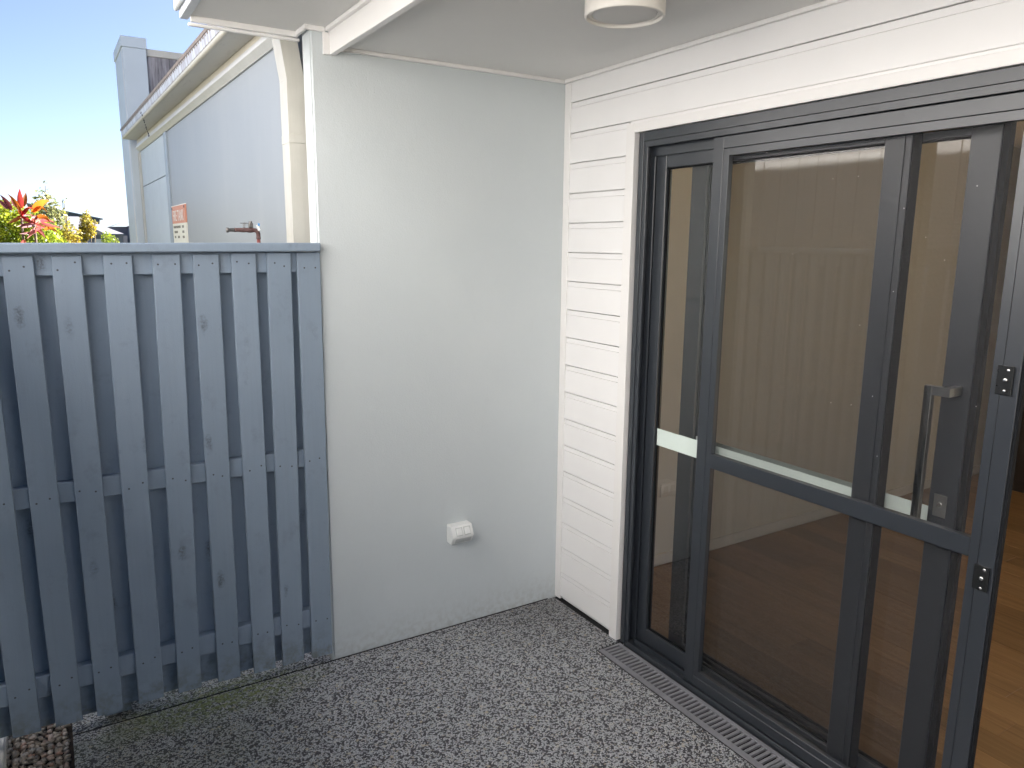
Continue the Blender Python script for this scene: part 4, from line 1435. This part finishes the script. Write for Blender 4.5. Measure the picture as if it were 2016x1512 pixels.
h2 = thing('far_house', 'far house with a pale green grey roof next to the neighbour pier', 'house', tuple(at(255, 485, 72)), 'far houses beyond the fence')
a0, a1 = at(219, 446.3, 72), at(300, 446.3, 72)
mb = MB()
V = [mb.bm.verts.new(q) for q in (a0, a1, a1 + Vector((0, 10, 0)), a0 + Vector((0, 10, 0)), at(254, 432.6, 77), at(300, 432.6, 77))]
for f in ((0, 1, 5, 4), (2, 3, 4, 5), (3, 0, 4), (1, 2, 5)):
    mb.bm.faces.new([V[i] for i in f])
mb.build('roof', M['far_roof_green'], h2)
far_quad(MB(), [(223, 446.1), (300, 446.1), (300, 500), (223, 500)], 72.6, 8).build('wall', M['far_dark'], h2)
far_quad(MB(), [(256, 448), (270, 443), (300, 443), (300, 500), (256, 500)], 70.5, 1.8).build('front_room', M['far_wall'], h2)
far_quad(MB(), [(254.5, 444.8), (272, 437.5), (300, 437.5), (300, 446.5), (256, 446.5)], 70.2, 2).build('gable', M['far_roof'], h2)
far_quad(MB(), [(243, 464), (251, 464), (251, 500), (243, 500)], 70.0, 0.4).build('porch_post', M['far_roof'], h2)

fw = thing('dark_fence', 'low dark fence far behind the golden shrub', 'fence', tuple(at(160, 485, 26)))
for k in range(3):
    far_quad(MB(), [(128 + 17 * k, 470.5 - (2.5 if k == 2 else 0)), (144.6 + 17 * k, 470.5 - (2.5 if k == 2 else 0)), (144.6 + 17 * k, 520), (128 + 17 * k, 520)], 26, 0.08).build('fence_panel', M['far_dark'], fw)
far_quad(MB(), [(151, 468.5), (163.5, 466.5), (163.5, 474), (153, 476)], 25.8, 0.15).build('fence_cap', M['car_black'], fw)

# ------------------------------------------------------------------ added unseen side fence that darkens the patio, and the mirrored house beyond
sf = thing('added_side_fence', 'added unseen blue grey paling fence that shades the patio from the side', 'fence', (-2.42, -3, 0))
pal = None
for k in range(46):
    yy = -0.12 - k * 0.14
    if pal is None:
        po = MB().box(-2.420, -2.400, yy - 0.086, yy, 0.05, 1.69, bev=0.0018).build('paling', M['fence'], sf)
        pal = po.data
        bo = MB().box(-2.480, -2.462, yy - 0.150, yy - 0.076, 0.04, 1.68, bev=0.0015).build('back_paling', M['fence'], sf)
    else:
        for src in (po, bo):
            o = bpy.data.objects.new(src.name.split('.')[0], src.data)
            COL.objects.link(o)
            o.parent = sf
            o.location = (0, -k * 0.14, 0)
for z0, z1 in ((1.63, 1.70), (0.86, 0.93), (0.18, 0.25)):
    MB().box(-2.4605, -2.4215, -6.6, -0.06, z0, z1, bev=0.003).build('rail', M['fence'], sf)
MB().box(-2.50, -2.38, -6.6, -0.06, 1.7005, 1.735, bev=0.004).build('capping_rail', M['fence'], sf)
ws = thing('side_neighbour_house', 'cream clad house beyond the patio side, mirrored in the door glass', 'house', (-4.0, -2.0, -0.15))
mb = MB()
yy = -11.0
while yy < 2.55:
    mb.box(-3.85, -3.80, yy + 0.006, min(yy + 0.194, 2.6), -0.2, 4.7)
    yy += 0.2
mb.build('cladding', M['west_wall'], ws)
box('wall', M['west_wall'], ws, -9.0, -3.8505, -11, 2.6, -0.2, 4.7)
MB().box(-3.80, -3.66, -11.2, 2.8, 4.7005, 4.82, bev=0.01).build('gutter', M['white_metal'], ws)
MB().hexa([(-3.66, -11.2, 4.83), (-3.66, 2.8, 4.83), (-9, 2.8, 6.1), (-9, -11.2, 6.1),
           (-3.66, -11.2, 4.87), (-3.66, 2.8, 4.87), (-9, 2.8, 6.14), (-9, -11.2, 6.14)]).build('roof', M['roof_metal'], ws)
